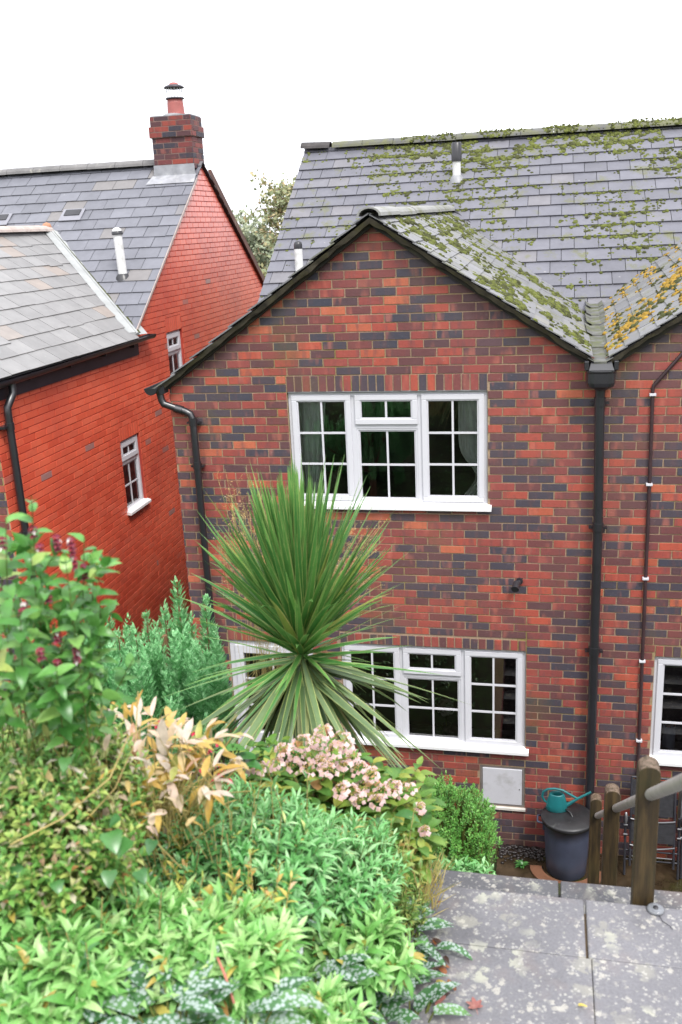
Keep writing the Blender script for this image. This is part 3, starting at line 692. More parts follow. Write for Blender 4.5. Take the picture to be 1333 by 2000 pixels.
# small roof windows / vent slates
def vslate(x, y, zf, n_, parent, axis):
    p = Vector((x, y, zf)); u = axis.normalized(); n_ = n_.normalized(); v = n_.cross(u)
    k = MB(); k.obox(p-u*.17-v*.13+n_*.015, u*.34, v*.27, n_*.012); o = k.build('vent_tile', plain('vent_tile', (.22,.22,.25), .5, .1, 6), parent)
    k = MB(); k.obox(p-u*.12-v*.02+n_*.026, u*.24, v*.13, n_*.012); k.build('vent_grille', PIPE2, o)
nR = Vector((0, -.72, 1)); nE = Vector(((1.35/2.05), 0, 1))
vslate(-6.26, 5.02, zr(5.02), nR, roof_r, Vector((1, 0, 0))); vslate(-7.42, 5.0, zr(5.0), nR, roof_r, Vector((1, 0, 0)))
vslate(-5.35, .86, ez(-5.35), nE, roof_e, Vector((0, 1, 0)))
flue((-5.05, 3.88, zr(3.88)-.02), .60, .058, .05, roof_r, name='roof_vent', lean=(-.03, 0, 1), boot=PIPE2)
k = MB(); k.lathe((-5.068, 3.88, zr(3.88)+.58), [(.064, -.06), (.064, -.01), (.055, .02), (.03, .04), (0, .045)], 16); k.build('vent_cap', VENTW, roof_r)
# verge trim on the gable (brown), pale edge on the near slope
def trim(a, b, w_, h_, m, nm):
    a, b = Vector(a), Vector(b); d = b-a; s = Vector((1, 0, 0)); up = s.cross(d.normalized()); up = up if up.z > 0 else -up
    k = MB(); k.obox(a, d, s*w_, up*h_); k.build(nm, m, rh, .003)
trim((WX+.006, 6.25, zr(RYR)-.18), (WX+.006, 9.18, .17), .05, .11, plain('brown_trim', (.085,.030,.018), .6, .3, 4, .2, dirt=((.3,.22,.16), 5, .6, .75)), 'verge_trim')
trim((WX+.0515, 2.96, .232), (WX+.0515, 5.66, 2.165), .012, .035, plain('pale_trim', (.36,.30,.28), .7, .2, 8), 'verge_edge')
# chimney
ch = MB(); cx0, cx1, cy0, cy1 = -5.20, WX+.005, 5.70, 6.16
def chim(ch, x0, x1, y0, y1, za, zb, seed):
    brick_wall(ch, (0, y0, 0), (1, 0, 0), (0, -1, 0), [[(x0, za), (x1, za), (x1, zb), (x0, zb)]], [], seed=seed, z0=za-.1, z1=zb+.1, phase=.03, proud=.004)
    brick_wall(ch, (x1, 0, 0), (0, 1, 0), (1, 0, 0), [[(y0, za), (y1, za), (y1, zb), (y0, zb)]], [], seed=seed+1, z0=za-.1, z1=zb+.1, phase=.1, proud=.004)
    ch.poly([(x0, y0, za), (x0, y0, zb), (x0, y1, zb), (x0, y1, za)], 1); ch.poly([(x1, y1, za), (x0, y1, za), (x0, y1, zb), (x1, y1, zb)], 1)
    ch.poly([(x0, y0, zb), (x1, y0, zb), (x1, y1, zb), (x0, y1, zb)], 1); ch.poly([(x0, y0, za), (x0, y1, za), (x1, y1, za), (x1, y0, za)], 1)
chim(ch, cx0, cx1, cy0, cy1, 2.34, 2.775, 41); chim(ch, cx0-.028, cx1+.028, cy0-.028, cy1+.028, 2.7751, 2.925, 43); chim(ch, cx0-.006, cx1+.006, cy0-.006, cy1+.006, 2.9251, 3.06, 47)
chim_o = ch.build('chimney', [CBRICK, plain('chimney_joint', (.20,.13,.11), .9, .2, 8)], rh)
k = MB(); k.box((cx0-.0, cy0, 3.061), (cx1, cy1, 3.075)); k.lathe((-4.90, 5.9, 3.07), [(.20, 0), (.14, .035), (.0, .04)], 20); k.build('flaunching', LEAD, chim_o)
k = MB(); k.lathe((-4.87, 5.9, 3.09), [(.135, -.01), (.125, .03), (.118, .15), (.112, .215), (.10, .217), (.10, .1)], 24); pot = k.build('chimney_pot', TERRA, chim_o)
k = MB(); k.lathe((-4.87, 5.9, 3.30), [(.118, 0), (.140, .004), (.132, .02), (.10, .02)], 24); 
k.lathe((-4.87, 5.9, 3.30), [(.145, .150), (.150, .158), (.12, .182), (.075, .195), (.0, .196)], 24); k.lathe((-4.87, 5.9, 3.30), [(.149, .156), (.10, .150), (0, .150)], 24)
k.build('cowl', plain('cowl_dark', (.035,.030,.040), .5, .2, 9), pot)
k = MB(); k.lathe((-4.87, 5.9, 3.30), [(.075, .19), (.062, .215), (.03, .228), (0, .23)], 20); k.build('cowl_top', TERRA, pot)
k = MB()
for i in range(16):
    t = 2*math.pi*i/16; k.tube([(-4.87+.115*math.cos(t), 5.9+.115*math.sin(t), 3.315), (-4.87+.115*math.cos(t), 5.9+.115*math.sin(t), 3.452)], .0032, 5)
for z in (3.36, 3.41): k.tube([(-4.87+.115*math.cos(2*math.pi*i/24), 5.9+.115*math.sin(2*math.pi*i/24), z) for i in range(25)], .0028, 4)
k.build('cowl_mesh', plain('steel_mesh', (.65,.66,.68), .3, .05, 9, metal=.6), pot)
# lead flashing at the stack foot
k = MB(); zf = lambda y: zr(y)+.028
k.poly([(cx0-.02, cy0-.010, zf(cy0)-.02), (cx1+.02, cy0-.010, zf(cy0)-.02), (cx1+.012, cy0-.010, 2.40), (cx0-.012, cy0-.010, 2.40)])
k.poly([(cx0-.10, cy0-.17, zf(cy0-.17)), (cx1+.045, cy0-.17, zf(cy0-.17)), (cx1+.03, cy0-.008, zf(cy0)), (cx0-.04, cy0-.008, zf(cy0))])
k.poly([(cx0-.011, cy0-.01, 2.2), (cx0-.011, cy0-.01, 2.40), (cx0-.011, cy1, 2.46), (cx0-.011, cy1, 2.2)])
k.build('flashing', plain('lead_flash', (.30,.305,.33), .42, .25, 6, .2, metal=.2, dirt=((.5,.5,.5), 5, .5, .75)), chim_o)
# extension eaves: fascia, gutter, downpipe
k = MB(); k.box((WX+.008, -.45, -.02), (WX+.032, 3.06, .165)); k.box((WX+.008, -.45, .150), (-4.50, 3.06, .168)); k.build('fascia', plain('black_fascia', (.022,.020,.028), .4, .3, 4), rh)
gutter(rh, (-4.50, 3.36, .205), (-4.50, -.6, .165), r=.058)
for y in (.3, 1.15, 2.0, 2.8): k = MB(); k.box((-4.575, y-.012, .10), (-4.50, y+.012, .16)); k.build('gutter_bracket', PIPE, rh)
pipe(rh, [(-4.50, -.06, .13), (-4.50, -.06, .03), (-4.505, -.11, -.02), (-4.52, -.16, -.09), (-4.52, -.165, -.16), (-4.52, -.165, -4.4)], .037, collars=[((-4.52, -.165, -.27), (0, 0, 1)), ((-4.52, -.165, -1.35), (0, 0, 1))], brk=False)
for z in (-.27, -1.35): k = MB(); k.box((-4.59, -.26, z-.012), (-4.52, -.10, z+.012)); k.build('pipe_bracket', PIPE, rh)
# moss clumps on the roofs: real little cushions
def moss(name, mats, plane, n, keep, seed, label, size=(.008, .028), joints=None, exp=.235, width=.29, phase=0):
    A, U, V, N, reg = plane; rr = random.Random(seed); mb = MB()
    u0, u1 = min(p[0] for p in reg), max(p[0] for p in reg); v0, v1 = min(p[1] for p in reg), max(p[1] for p in reg)
    c = 0; tries = 0
    while c < n and tries < n*60:
        tries += 1
        u = rr.uniform(u0, u1); v = rr.uniform(v0, v1); q = rr.random()
        kk = round(v/exp)
        if q < .42: v = kk*exp+rr.gauss(-.004, .008)
        elif q < .70:
            kf = math.floor(v/exp); off = phase+(width/2 if kf % 2 else 0); u = off+round((u-off)/width)*width+rr.gauss(0, .008)
        p = A+U*u+V*v
        dens = keep(p, u, v)
        if rr.random() > dens or len(clip([(u-.001, v-.001), (u+.001, v-.001), (u, v+.001)], reg)) < 3: continue
        s = rr.uniform(*size)*(1+.5*dens); c += 1
        m = 0 if rr.random() < .65 else 1
        for j in range(rr.choice((1, 2, 3))):
            cc = p+U*rr.gauss(0, s*.8)+V*rr.gauss(0, s*.8)+N*.006; s2 = s*rr.uniform(.5, 1.1); h = s2*rr.uniform(.45, .9)
            k_ = 7; vs = []
            for lay, (rad, hh) in enumerate(((1, 0), (.85, .55), (.4, .95))):
                for i in range(k_):
                    t = 2*math.pi*i/k_+lay*.3; ra = rad*s2*rr.uniform(.75, 1.2); vs.append(cc+U*math.cos(t)*ra+V*math.sin(t)*ra+N*(h*hh))
            fs = [(l*k_+i, l*k_+(i+1) % k_, (l+1)*k_+(i+1) % k_, (l+1)*k_+i) for l in range(2) for i in range(k_)]+[tuple(range(2*k_, 3*k_))]
            mb.raw(vs, fs, m, True)
    o = mb.build(name, mats); tag(o, label, 'moss', kind='stuff'); return o
def keep_ridge(p, u, v): return .45+.9*noise.noise(Vector((p.x*2.2, 4, 1)))
def keep_main(p, u, v):
    n = noise.noise(Vector((p.x*1.1+3, p.y*1.7, 0)))+.6*noise.noise(Vector((p.x*3.3, p.y*4.5, 5)))
    x, y = p.x, p.y
    d = max(0, .20+n*.8)
    d = d*1.0+max(0, .55+1.6*n)*math.exp(-((y-6.2)/.34)**2)*(x > -2.0)
    d *= 1+2.2*math.exp(-((y-6.1)/.38)**2)*(1 if -2.2 < x < .9 else .6) + 1.3*math.exp(-((x+1.5)/.8)**2-((y-5.4)/.5)**2) + 3.0*math.exp(-((x+.45)/.42)**2-((y-5.75)/.35)**2)+1.0*math.exp(-((x-2.0)/.7)**2)
    if x < -2.3: d *= .25
    return min(1, d*.62)
moss('moss', [MOSSY, MOSSD], RM, 6500, keep_main, 5, 'scattered green moss cushions on the big slate roof of the brick house', phase=.07)
def keep_wing(p, u, v):
    n = noise.noise(Vector((p.x*2.5, p.y*1.6, 3)))+.5*noise.noise(Vector((p.x*6, p.y*5, 9)))
    return min(1, max(0, .22+n*1.3)*(1.0 if p.y < 3.6 else .6))
moss('moss', [MOSSY, MOSSD], RW, 1700, keep_wing, 6, 'yellow green moss along the slate edges of the middle gable roof', exp=.145, width=.25)
def keep_wing2(p, u, v):
    n = noise.noise(Vector((p.x*2.5+7, p.y*1.6, 3)))+.5*noise.noise(Vector((p.x*6, p.y*5, 2)))
    d = abs((p.x-1.25)-(p.y-.7)*.55)
    return min(1, max(0, .15+n*1.0)+1.1*math.exp(-(d/.16)**2)*(p.y < 3))
MOSSO = plain('moss_orange', (.27,.165,.02), .95, .4, 14, .5, dirt=((.17,.18,.03), 6, .55, .7))
moss('moss', [MOSSO, MOSSD], RW2, 1300, keep_wing2, 7, 'orange and green moss band on the right hand gable roof', exp=.145, width=.25)
moss('moss', [MOSSY, MOSSD], (Vector((-1.2, 6.27, zm(6.27)+.066)), Vector((1, 0, 0)), Vector((0, 1, 0)), Vector((0, 0, 1)), [(-.4, -.06), (7.5, -.06), (7.5, .03), (-.4, .03)]), 1300, lambda p, u, v: .5+.8*noise.noise(Vector((p.x*2, 1, 1))), 8, 'green moss growing along the top ridge of the brick house', exp=.1, size=(.008, .018))
moss('moss', [MOSSY, MOSSD], (Vector((-1.3, 6.155, zm(6.27)+.012)), Vector((1, 0, 0)), Vector((0, .62, .78)), Vector((0, -.78, .62)), [(-.3, 0), (7.5, 0), (7.5, .09), (-.3, .09)]), 900, keep_ridge, 18, 'green moss on the front face of the ridge tiles of the brick house', exp=.1, size=(.007, .018))

# =================================================================== GROUND, PATIO, STEPS
STEPS = [(-6.9, -4.93, -1.20)]
def hgt(x, y):
    yy = [(-400, 30), (-60, 14), (-20, 4.5), (-12, 1.6), (-9, .35), (-8.2, -.22), (-7.2, -.72), (-6.4, -1.02), (-5.6, -1.28), (-5.0, -1.55), (-4.0, -2.35), (-3.0, -2.95), (-2.0, -3.5), (-1.0, -4.1), (-.5, -4.62), (0, -4.66), (60, -5.0), (300, -4.0)]
    if x < -.05: yy = [(-400, 30), (-60, 14), (-20, 4.5), (-12, 1.6), (-9, .35), (-8.2, -.20), (-7.2, -.55), (-6.4, -.80), (-5.6, -.92), (-5.0, -1.12), (-4.0, -1.85), (-3.0, -2.4), (-2.0, -3.0), (-1.0, -3.7), (-.5, -4.3), (0, -4.66), (60, -5.0), (300, -4.0)]
    for i in range(len(yy)-1):
        if yy[i][0] <= y <= yy[i+1][0]:
            t = (y-yy[i][0])/(yy[i+1][0]-yy[i][0]); z = yy[i][1]+(yy[i+1][1]-yy[i][1])*t; break
    else: z = -4
    if y < -.6:
        z += .12*max(0, min(2.5, -.6-x))*(1 if y > -9 else .3)
        if -.02 < x < 2.6 and y > -6.95: z = min(z, -4.64 if y > -4.0 else -1.9-(y+5)*0 if y < -4.9 else -4.64)
        z += .05*noise.noise(Vector((x*1.5, y*1.5, 0)))
    if x < -2.3 and y < -.0: z = min(z, -1.9-.42*(y+4.5)) if y > -4.5 else z
    return z
xs = [-300, -100, -50, -25, -14, -9]+[-7+.25*i for i in range(28)]+[.0-.02, .0, .25, .5, 1, 1.5, 2, 2.5, 2.6, 2.8, 3.5, 5, 8, 14, 25, 50, 100, 300]
xs = sorted(set(round(a, 3) for a in xs)); ys = sorted(set([-400, -120, -60, -35, -20, -15, -12, -10]+[round(-9+.2*i, 3) for i in range(47)]+[1, 3, 6, 10, 20, 40, 80, 160, 300]))
k = MB(); k.v = [(x, y, hgt(x, y)) for y in ys for x in xs]; nx = len(xs)
for j in range(len(ys)-1):
    for i in range(nx-1): k.f.append((j*nx+i, j*nx+i+1, (j+1)*nx+i+1, (j+1)*nx+i)); k.m.append(0); k.sm.append(True)
tag(k.build('ground', plain('earth', (.030,.030,.012), .95, .6, 6, .8, dirt=((.035,.06,.014), 9, .42, .6))), kind='structure')
PATIO = None
def patio_mat():
    m, nt, b = mat('wet_patio'); v = coords(nt)
    n = noise_tex(nt, v, 3.5, 7, .7); c = ramp(nt, n, [(.3, (.012,.009,.006)), (.5, (.030,.020,.010)), (.68, (.060,.038,.018))])
    n2 = noise_tex(nt, v, 2.0, 4); c = mixc(nt, ramp(nt, n2, [(.5, gray(0)), (.65, gray(.6))]), c, (.045,.05,.012))
    nt.links.new(c, b.inputs['Base Color']); nt.links.new(ramp(nt, n, [(.4, gray(.18)), (.65, gray(.6))]), b.inputs['Roughness']); bump(nt, n, b, .4, .006); return m
k = MB(); k.box((.10, -4.0, -4.75), (6, .05, GZ)); tag(k.build('patio', patio_mat()), kind='structure')
k = MB()
for i in range(22):
    t0, t1 = math.pi*(1.0+i/22), math.pi*(1.0+(i+1)/22)
    q = lambda t, r: (.76+r*math.cos(t), -.30+r*math.sin(t)*.85)
    a0, a1, b0, b1 = q(t0, .235), q(t1, .235), q(t0, .345), q(t1, .345)
    k.raw([(*a0, GZ+.004), (*b0, GZ+.004), (*b1, GZ+.004), (*a1, GZ+.004), (*a0, GZ+.028), (*b0, GZ+.022), (*b1, GZ+.022), (*a1, GZ+.028)], [(4, 5, 6, 7), (0, 4, 7, 3), (1, 2, 6, 5)])
tag(k.build('clay_channel', plain('clay_kerb', (.15,.070,.040), .4, .25, 8, .3)), 'curved reddish clay drain edging on the ground around the dustbin', 'drain edging')
# retaining wall along the bed
k = MB(); brick_wall(k, (.06, 0, 0), (0, 1, 0), (1, 0, 0), [[(-4.6, -4.6), (-.75, -4.6), (-.75, -4.25), (-4.6, -1.75)]], [], seed=51, z1=-1.6)
k.poly([(-.14, -4.6, -1.75), (.06, -4.6, -1.75), (.06, -.75, -4.25), (-.14, -.75, -4.25)], 1); k.poly([(-.14, -.75, -4.6), (-.14, -.75, -4.25), (.06, -.75, -4.25), (.06, -.75, -4.6)], 1)
tag(k.build('retaining_wall', [BRICK, MORTAR]), 'low sloping brick wall holding back the planted bed beside the steps', 'wall')
# landing slabs, joints real gaps, then the flight falling to the patio
st = MB(); rr = random.Random(3)
def slab(mb, x0, x1, y0, y1, z, t=.055, tilt=.004):
    a = [rr.uniform(-tilt, tilt) for _ in range(4)]
    P = [(x0, y0), (x1, y0), (x1, y1), (x0, y1)]
    mb.raw([(x, y, z-t) for x, y in P]+[(x, y, z+a_) for (x, y), a_ in zip(P, a)], [(0, 3, 2, 1), (4, 5, 6, 7), (0, 1, 5, 4), (1, 2, 6, 5), (2, 3, 7, 6), (3, 0, 4, 7)])
slab(st, -.30, .682, -5.247, -4.93, -1.20, tilt=.001); slab(st, .690, 1.62, -5.247, -4.93, -1.20, tilt=.001); slab(st, 1.63, 2.6, -5.245, -4.93, -1.20)
slab(st, -.30, .700, -5.86, -5.2485, -1.2, tilt=.0008); slab(st, .7015, 1.5, -5.86, -5.2480, -1.2, tilt=.0008); slab(st, 1.51, 2.6, -5.86, -5.250, -1.20)
slab(st, -.30, .50, -6.5, -5.866, -1.198); slab(st, .506, 1.5, -6.5, -5.866, -1.2); slab(st, 1.51, 2.6, -6.5, -5.866, -1.2)
o = tag(st.build('landing', SLAB, bevel=.006), kind='structure')
k = MB(); k.box((-.30, -6.5, -1.9), (2.6, -4.98, -1.232)); k.box((-.25, -6.49, -1.23), (2.59, -5.0, -1.212)); tag(k.build('landing_base', plain('joint_fill', (.075,.05,.025), .9, .4, 20)), kind='structure')
st = MB()
z, y = -1.375, -5.05
for i in range(4): slab(st, -.02+i*.62, .59+i*.62, -5.03, -4.60, z, .05)
o = tag(st.build('step_tread', SLABD, bevel=.006), kind='structure')
k = MB(); k.box((-.02, -4.97, -1.9), (2.46, -4.63, -1.43))
zz, yy_ = -1.43, -4.63
while zz > GZ+.05:
    zz -= .19; k.box((-.02, yy_-.3, zz-.6), (2.46, yy_+.225, zz)); yy_ += .225
tag(k.build('steps', SLABD), kind='structure')
k = MB()
for i in range(3):
    k.box((-.3+i, -7.2-i*.3, -1.9), (2.6, -6.5-i*.32, -1.0+i*.2))
tag(k.build('upper_steps', SLABD), kind='structure')
# =================================================================== HANDRAIL
hr = empty('stair_handrail', (.92, -4.95, -1.4), 'sloping grey tube handrail through three weathered round-topped wooden posts beside the steps', 'handrail')
def post(x, y, zt, w_=.081, zb=-1.5, seed=1):
    rr = random.Random(seed); h = w_/2; mb = MB(); n = 8
    prof = [(-h, -.045)]+[(-h+.0, -.045)]
    top = [(-h*math.cos(math.pi*i/10), (math.sin(math.pi*i/10)**.8)*.042) for i in range(11)]
    pts = [(-h, zb-zt)]+[(-h, -.0)]+top[1:-1]+[(h, 0), (h, zb-zt)]
    vs = [(x+a, y-h, zt-.042+b) for a, b in pts]+[(x+a, y+h, zt-.042+b) for a, b in pts]; m = len(pts)
    mb.raw(vs, [tuple(range(m))[::-1], tuple(range(m, 2*m))]+[(i, i+1, m+i+1, m+i) for i in range(m-1)]+[(m-1, 0, m, 2*m-1)])
    mb.build('post', WOOD, hr, .004)
RAILP = [(at(1396, 1478, 2.55)), at(1272, 1551, 3.57), at(1193, 1579, 5.17), at(1158, 1592, 6.9)]
a1 = RAILP[1]; a3 = RAILP[3]
dr = Vector((0, a3.y-a1.y, a3.z-a1.z)).normalized()
rx = .918; P0 = Vector((rx, a1.y, a1.z))-dr*1.9; P1 = Vector((rx, a1.y, a1.z))+dr*(a3-a1).length*1.13
for (px, py, d, s) in ((1269, 1487, 3.60, 1), (1197, 1537, 5.25, 2), (1165, 1555, 6.95, 3)):
    q = at(px, py, d); post(q.x, q.y, q.z, zb=(-1.5, -3.0, -4.2)[s-1], seed=s)
k = MB(); k.tube([P0, P1], .0225, 18); k.build('rail', RAILM, hr)
# =================================================================== DUSTBIN, WATERING CAN, CHAIRS
BINM = plain('bin_plastic', (.050,.058,.092), .42, .2, 6, .1); LIDM = plain('lid_plastic', (.020,.020,.022), .42, .3, 10, .1, dirt=((.08,.085,.08), 12, .62, .72))
bc = Vector((.755, -.285, GZ)); bn = empty('dustbin', bc, 'round dark blue-grey plastic dustbin with a black lid at the foot of the downpipe', 'dustbin')
k = MB(); n = 48; prof = [(.0, .002), (.175, .0), (.186, .012), (.196, .20), (.207, .42), (.214, .545), (.228, .55), (.228, .575), (.214, .58)]
vs = []; 
for r_, z_ in prof:
    for i in range(n): rr_ = r_*(1+(.012 if (i % 4 < 2 and .02 < z_ < .52) else 0)); t = 2*math.pi*i/n; vs.append(bc+Vector((rr_*math.cos(t), rr_*math.sin(t), z_)))
k.raw(vs, [(i*n+j, i*n+(j+1) % n, (i+1)*n+(j+1) % n, (i+1)*n+j) for i in range(len(prof)-1) for j in range(n)], 0, True); k.build('body', BINM, bn)
k = MB(); lc = bc+Vector((0, 0, .585)); k.lathe(lc, [(.232, -.03), (.243, -.028), (.243, .0), (.236, .012), (.215, .016), (.20, .028), (.10, .040), (0, .044)], 48); lid = k.build('lid', LIDM, bn)
k = MB(); k.tube([lc+Vector((-.045, .055, .038)), lc+Vector((-.03, .035, .066)), lc+Vector((.03, -.035, .066)), lc+Vector((.045, -.055, .036))], .009, 8); k.build('lid_handle', LIDM, lid)
for sx in (-1, 1):
    k = MB(); a = bc+Vector((sx*.214, -.02*sx, .50)); k.box((a.x-.012, a.y-.06, a.z-.055), (a.x+.012, a.y+.06, a.z+.03)); k.tube([a+Vector((sx*.01, -.06, .02)), a+Vector((sx*.06, -.05, .025)), a+Vector((sx*.06, .05, .025)), a+Vector((sx*.01, .06, .02))], .010, 8)
    k.build('side_handle', BINM, bn)
TEAL = plain('teal_plastic', (.010,.130,.140), .38, .2, 6)
wc = Vector((.655, -.235, GZ+.621)); can = empty('watering_can', wc, 'teal plastic watering can standing on the dustbin lid with its spout to the right', 'watering can')
k = MB(); prof = [(0, .0), (.088, .0), (.096, .010), (.092, .06), (.080, .12), (.066, .165), (.060, .175), (.050, .172), (.055, .13)]
n = 24; k.raw([wc+Vector((r_*math.cos(2*math.pi*i/n)*1.05, r_*.72*math.sin(2*math.pi*i/n), z_)) for r_, z_ in prof for i in range(n)], [(i*n+j, i*n+(j+1) % n, (i+1)*n+(j+1) % n, (i+1)*n+j) for i in range(len(prof)-1) for j in range(n)], 0, True); k.build('body', TEAL, can)
k = MB(); k.tube([wc+Vector((.075, 0, .045)), wc+Vector((.12, 0, .075)), wc+Vector((.20, 0, .14)), wc+Vector((.31, .0, .215))], [.024, .017, .013, .011], 12); k.build('spout', TEAL, can)
k = MB(); k.tube([wc+Vector(p) for p in ((-.075, 0, .06), (-.115, 0, .085), (-.135, 0, .13), (-.125, 0, .18), (-.085, 0, .212), (-.02, 0, .222), (.05, 0, .212), (.12, 0, .172), (.185, 0, .135))], .0115, 10); k.build('handle', TEAL, can)
# folding garden chairs leaning on the wall
CHM = plain('chair_frame', (.045,.045,.055), .3, .15, 8, metal=.3); CHF = plain('chair_mesh', (.020,.020,.024), .7, .3, 30)
CHB = plain('chair_bright', (.16,.16,.17), .3, .1, 8, metal=.5)
def chair(x0, x1, y, lab):
    c = empty('garden_chair', ((x0+x1)/2, y, GZ), lab, 'chair', None)
    g = GZ; L = .20/1.0; yy = lambda z: y+(z-g)*.19
    k = MB()
    for x in (x0, x1): k.tube([(x, yy(g), g+.01), (x, yy(g+.55), g+.55), (x, yy(g+.60)-.02, g+.60)], .012, 8)
    for z in (.16, .25): k.tube([(x0, yy(g+z), g+z), (x1, yy(g+z), g+z)], .009, 8)
    k.build('frame', CHM, c)
    k = MB()
    for x in (x0+.045, x1-.045): k.tube([(x, yy(g+.12)-.03, g+.12), (x, yy(g+.96)-.01, g+.96)], .011, 8)
    k.tube([(x0+.045, yy(g+.96)-.01, g+.96), (x1-.045, yy(g+.96)-.01, g+.96)], .011, 8); k.build('back_frame', CHM, c)
    k = MB()
    for z, sag in ((.33, .03), (.58, .025)):
        k.tube([(x0+.04+(x1-x0-.08)*i/8, yy(g+z)-.045, g+z-sag*math.sin(math.pi*i/8)) for i in range(9)], .009, 8)
    k.tube([(x0+.06, yy(g+.22)-.04, g+.22), (x1-.06, yy(g+.22)-.04, g+.22)], .006, 6); k.build('cross_bar', CHB, c)
    k = MB(); n = 10
    for (z0, z1, dy) in ((.36, .56, -.04), (.60, .94, -.012)):
        for i in range(n):
            za, zb = g+z0+(z1-z0)*i/n, g+z0+(z1-z0)*(i+1)/n; k.obox((x0+.05, yy(za)+dy, za), (x1-x0-.10, 0, 0), (0, .004, 0), (0, yy(zb)-yy(za), zb-za-.001))
    k.build('seat_fabric', CHF, c)
    k = MB()
    for x in (x0, x1):
        for z in (.50, .41): k.tube([(x-.018, yy(g+z)-.02, g+z), (x+.018, yy(g+z)-.02, g+z)], .010, 8)
    k.tube([(x0, yy(g+.54)-.05, g+.54), (x0, yy(g+.6)-.07, g+.60), (x0, yy(g+.63)-.04, g+.63)], .013, 8)
    k.build('joint_cap', CHB, c)
chair(1.29, 1.77, -.29, 'folded dark metal garden chair leaning on the wall behind the nearest handrail post')
chair(1.80, 2.28, -.27, 'folded dark garden chair at the right frame edge beside another folded chair')
# pebbles, small weed, solar light on the landing
k = MB(); rr = random.Random(9)
for i in range(260):
    x, y = rr.uniform(.12, .62), -abs(rr.gauss(0, .10))-.01; 
    s = rr.uniform(.010, .024); c = Vector((x, y, GZ+.004+s*.4))
    vs = []; 
    for a in range(3):
        for b in range(6): t = 2*math.pi*b/6; ph = (a-1)*.7; vs.append(c+Vector((math.cos(t)*math.cos(ph)*s*rr.uniform(.8, 1.2), math.sin(t)*math.cos(ph)*s*rr.uniform(.7, 1), math.sin(ph)*s*.7)))
    k.raw(vs, [(a*6+b, a*6+(b+1) % 6, a*6+6+(b+1) % 6, a*6+6+b) for a in range(2) for b in range(6)]+[tuple(range(12, 18))], 0, True)
tag(k.build('pebbles', plain('pebble', (.022,.017,.016), .3, .6, 25)), 'dark wet pebbles along the foot of the brick wall beside the dustbin', 'pebbles', kind='stuff')
sl = at(1291, 1767, 3.53); sl = Vector((sl.x, -4.955, -1.199)); k = MB(); k.lathe(sl, [(.028, 0), (.033, .003), (.033, .010), (.025, .015), (.012, .013), (0, .013)], 20)
slo = k.build('solar_light', None if False else plain('clear_plastic', (.20,.21,.23), .12, .3, 30)); tag(slo, 'small round clear plastic light lying on the slab edge by the post', 'garden light')
k = MB(); k.lathe(sl+Vector((0, 0, .0135)), [(.010, 0), (.010, .003), (0, .003)], 12); k.build('light_button', PIPE2, slo)
k = MB(); k.tube([sl+Vector((.01, -.03, .004)), sl+Vector((.02, -.06, .003)), sl+Vector((.045, -.085, .004)), sl+Vector((.05, -.10, .003))], .0012, 5); k.build('wire', PIPE2, slo)
# =================================================================== THINGS SEEN THROUGH THE WINDOWS
CURT = plain('curtain_cloth', (.75,.80,.76), .85, .12, 10)
def curtain(x_out, x_in, z1, z0, y, lab, tie):
    mb = MB(); n, m = 40, 16; vs = []
    for j in range(m+1):
        t = j/m; z = z1+(z0-z1)*t
        g = 1-.62*math.exp(-((t-.78)/.16)**2) if tie else 1-.35*t
        for i in range(n+1):
            s = i/n; vs.append((x_out+(x_in-x_out)*s*g, y+.018*math.sin(s*34+.6*math.sin(t*5))*(.6+.4*t), z))
    mb.raw(vs, [(j*(n+1)+i, j*(n+1)+i+1, (j+1)*(n+1)+i+1, (j+1)*(n+1)+i) for j in range(m) for i in range(n)], 0, True)
    tag(mb.build('curtain', CURT), lab, 'curtain', 'curtains in the upper window')
curtain(-1.78, -1.47, -.03, -1.03, .15, 'pale curtain behind the left light of the upper window', False)
curtain(-.02, -.27, -.03, -1.03, .15, 'pale tied-back curtain behind the right light of the upper window', True)
fl = empty('potted_flower', (-.42, .17, -3.47), 'white paper-like flower head on a stem in a dark pot behind the lower window', 'pot plant')
k = MB(); k.lathe((-.42, .17, -3.46), [(0, 0), (.042, 0), (.055, .10), (.05, .10), (.045, .08)], 18); k.build('pot', plain('small_pot', (.06,.06,.07), .4, .1, 8), fl)
k = MB(); k.tube([(-.42, .17, -3.38), (-.425, .16, -3.26)], .004, 6); k.build('stem', STEM, fl)
k = MB(); rr = random.Random(4); c = Vector((-.425, .16, -3.17))
for i in range(150):
    d = Vector((rr.gauss(0, 1), rr.gauss(0, 1), rr.gauss(0, .8))).normalized(); p = c+d*rr.uniform(.05, .085); u = d.orthogonal().normalized()*.02; v = d.cross(u)
    k.poly([p-u, p-v*.8+d*.012, p+u, p+v*.8+d*.012])
k.build('flower_head', plain('white_petal', (.75,.75,.78), .7, .1, 30), fl)
k = MB(); k.lathe((1.675, .14, -3.47), [(0, 0), (.058, 0), (.058, .27), (.05, .27)], 22); vz = k.build('utensil_jar', plain('jar_lilac', (.42,.44,.60), .4, .06, 6)); tag(vz, 'pale blue cylindrical jar on the sill inside the right window', 'jar')
k = MB(); rr = random.Random(5)
for i in range(60):
    a = rr.uniform(0, 6.28); r_ = rr.uniform(0, .05); k.lathe((1.675+r_*math.cos(a), .14+r_*math.sin(a), -3.205+rr.uniform(0, .02)), [(.010, 0), (.011, .01), (0, .018)], 6)
k.build('dried_filling', plain('dried', (.30,.15,.10), .8, .3, 20), vz)
k = MB(); k.box((-1.40, .12, -3.52), (.34, .34, -3.485)); k.box((1.5, .12, -3.52), (2.69, .34, -3.485)); k.build('inner_sill', UPVC, house)
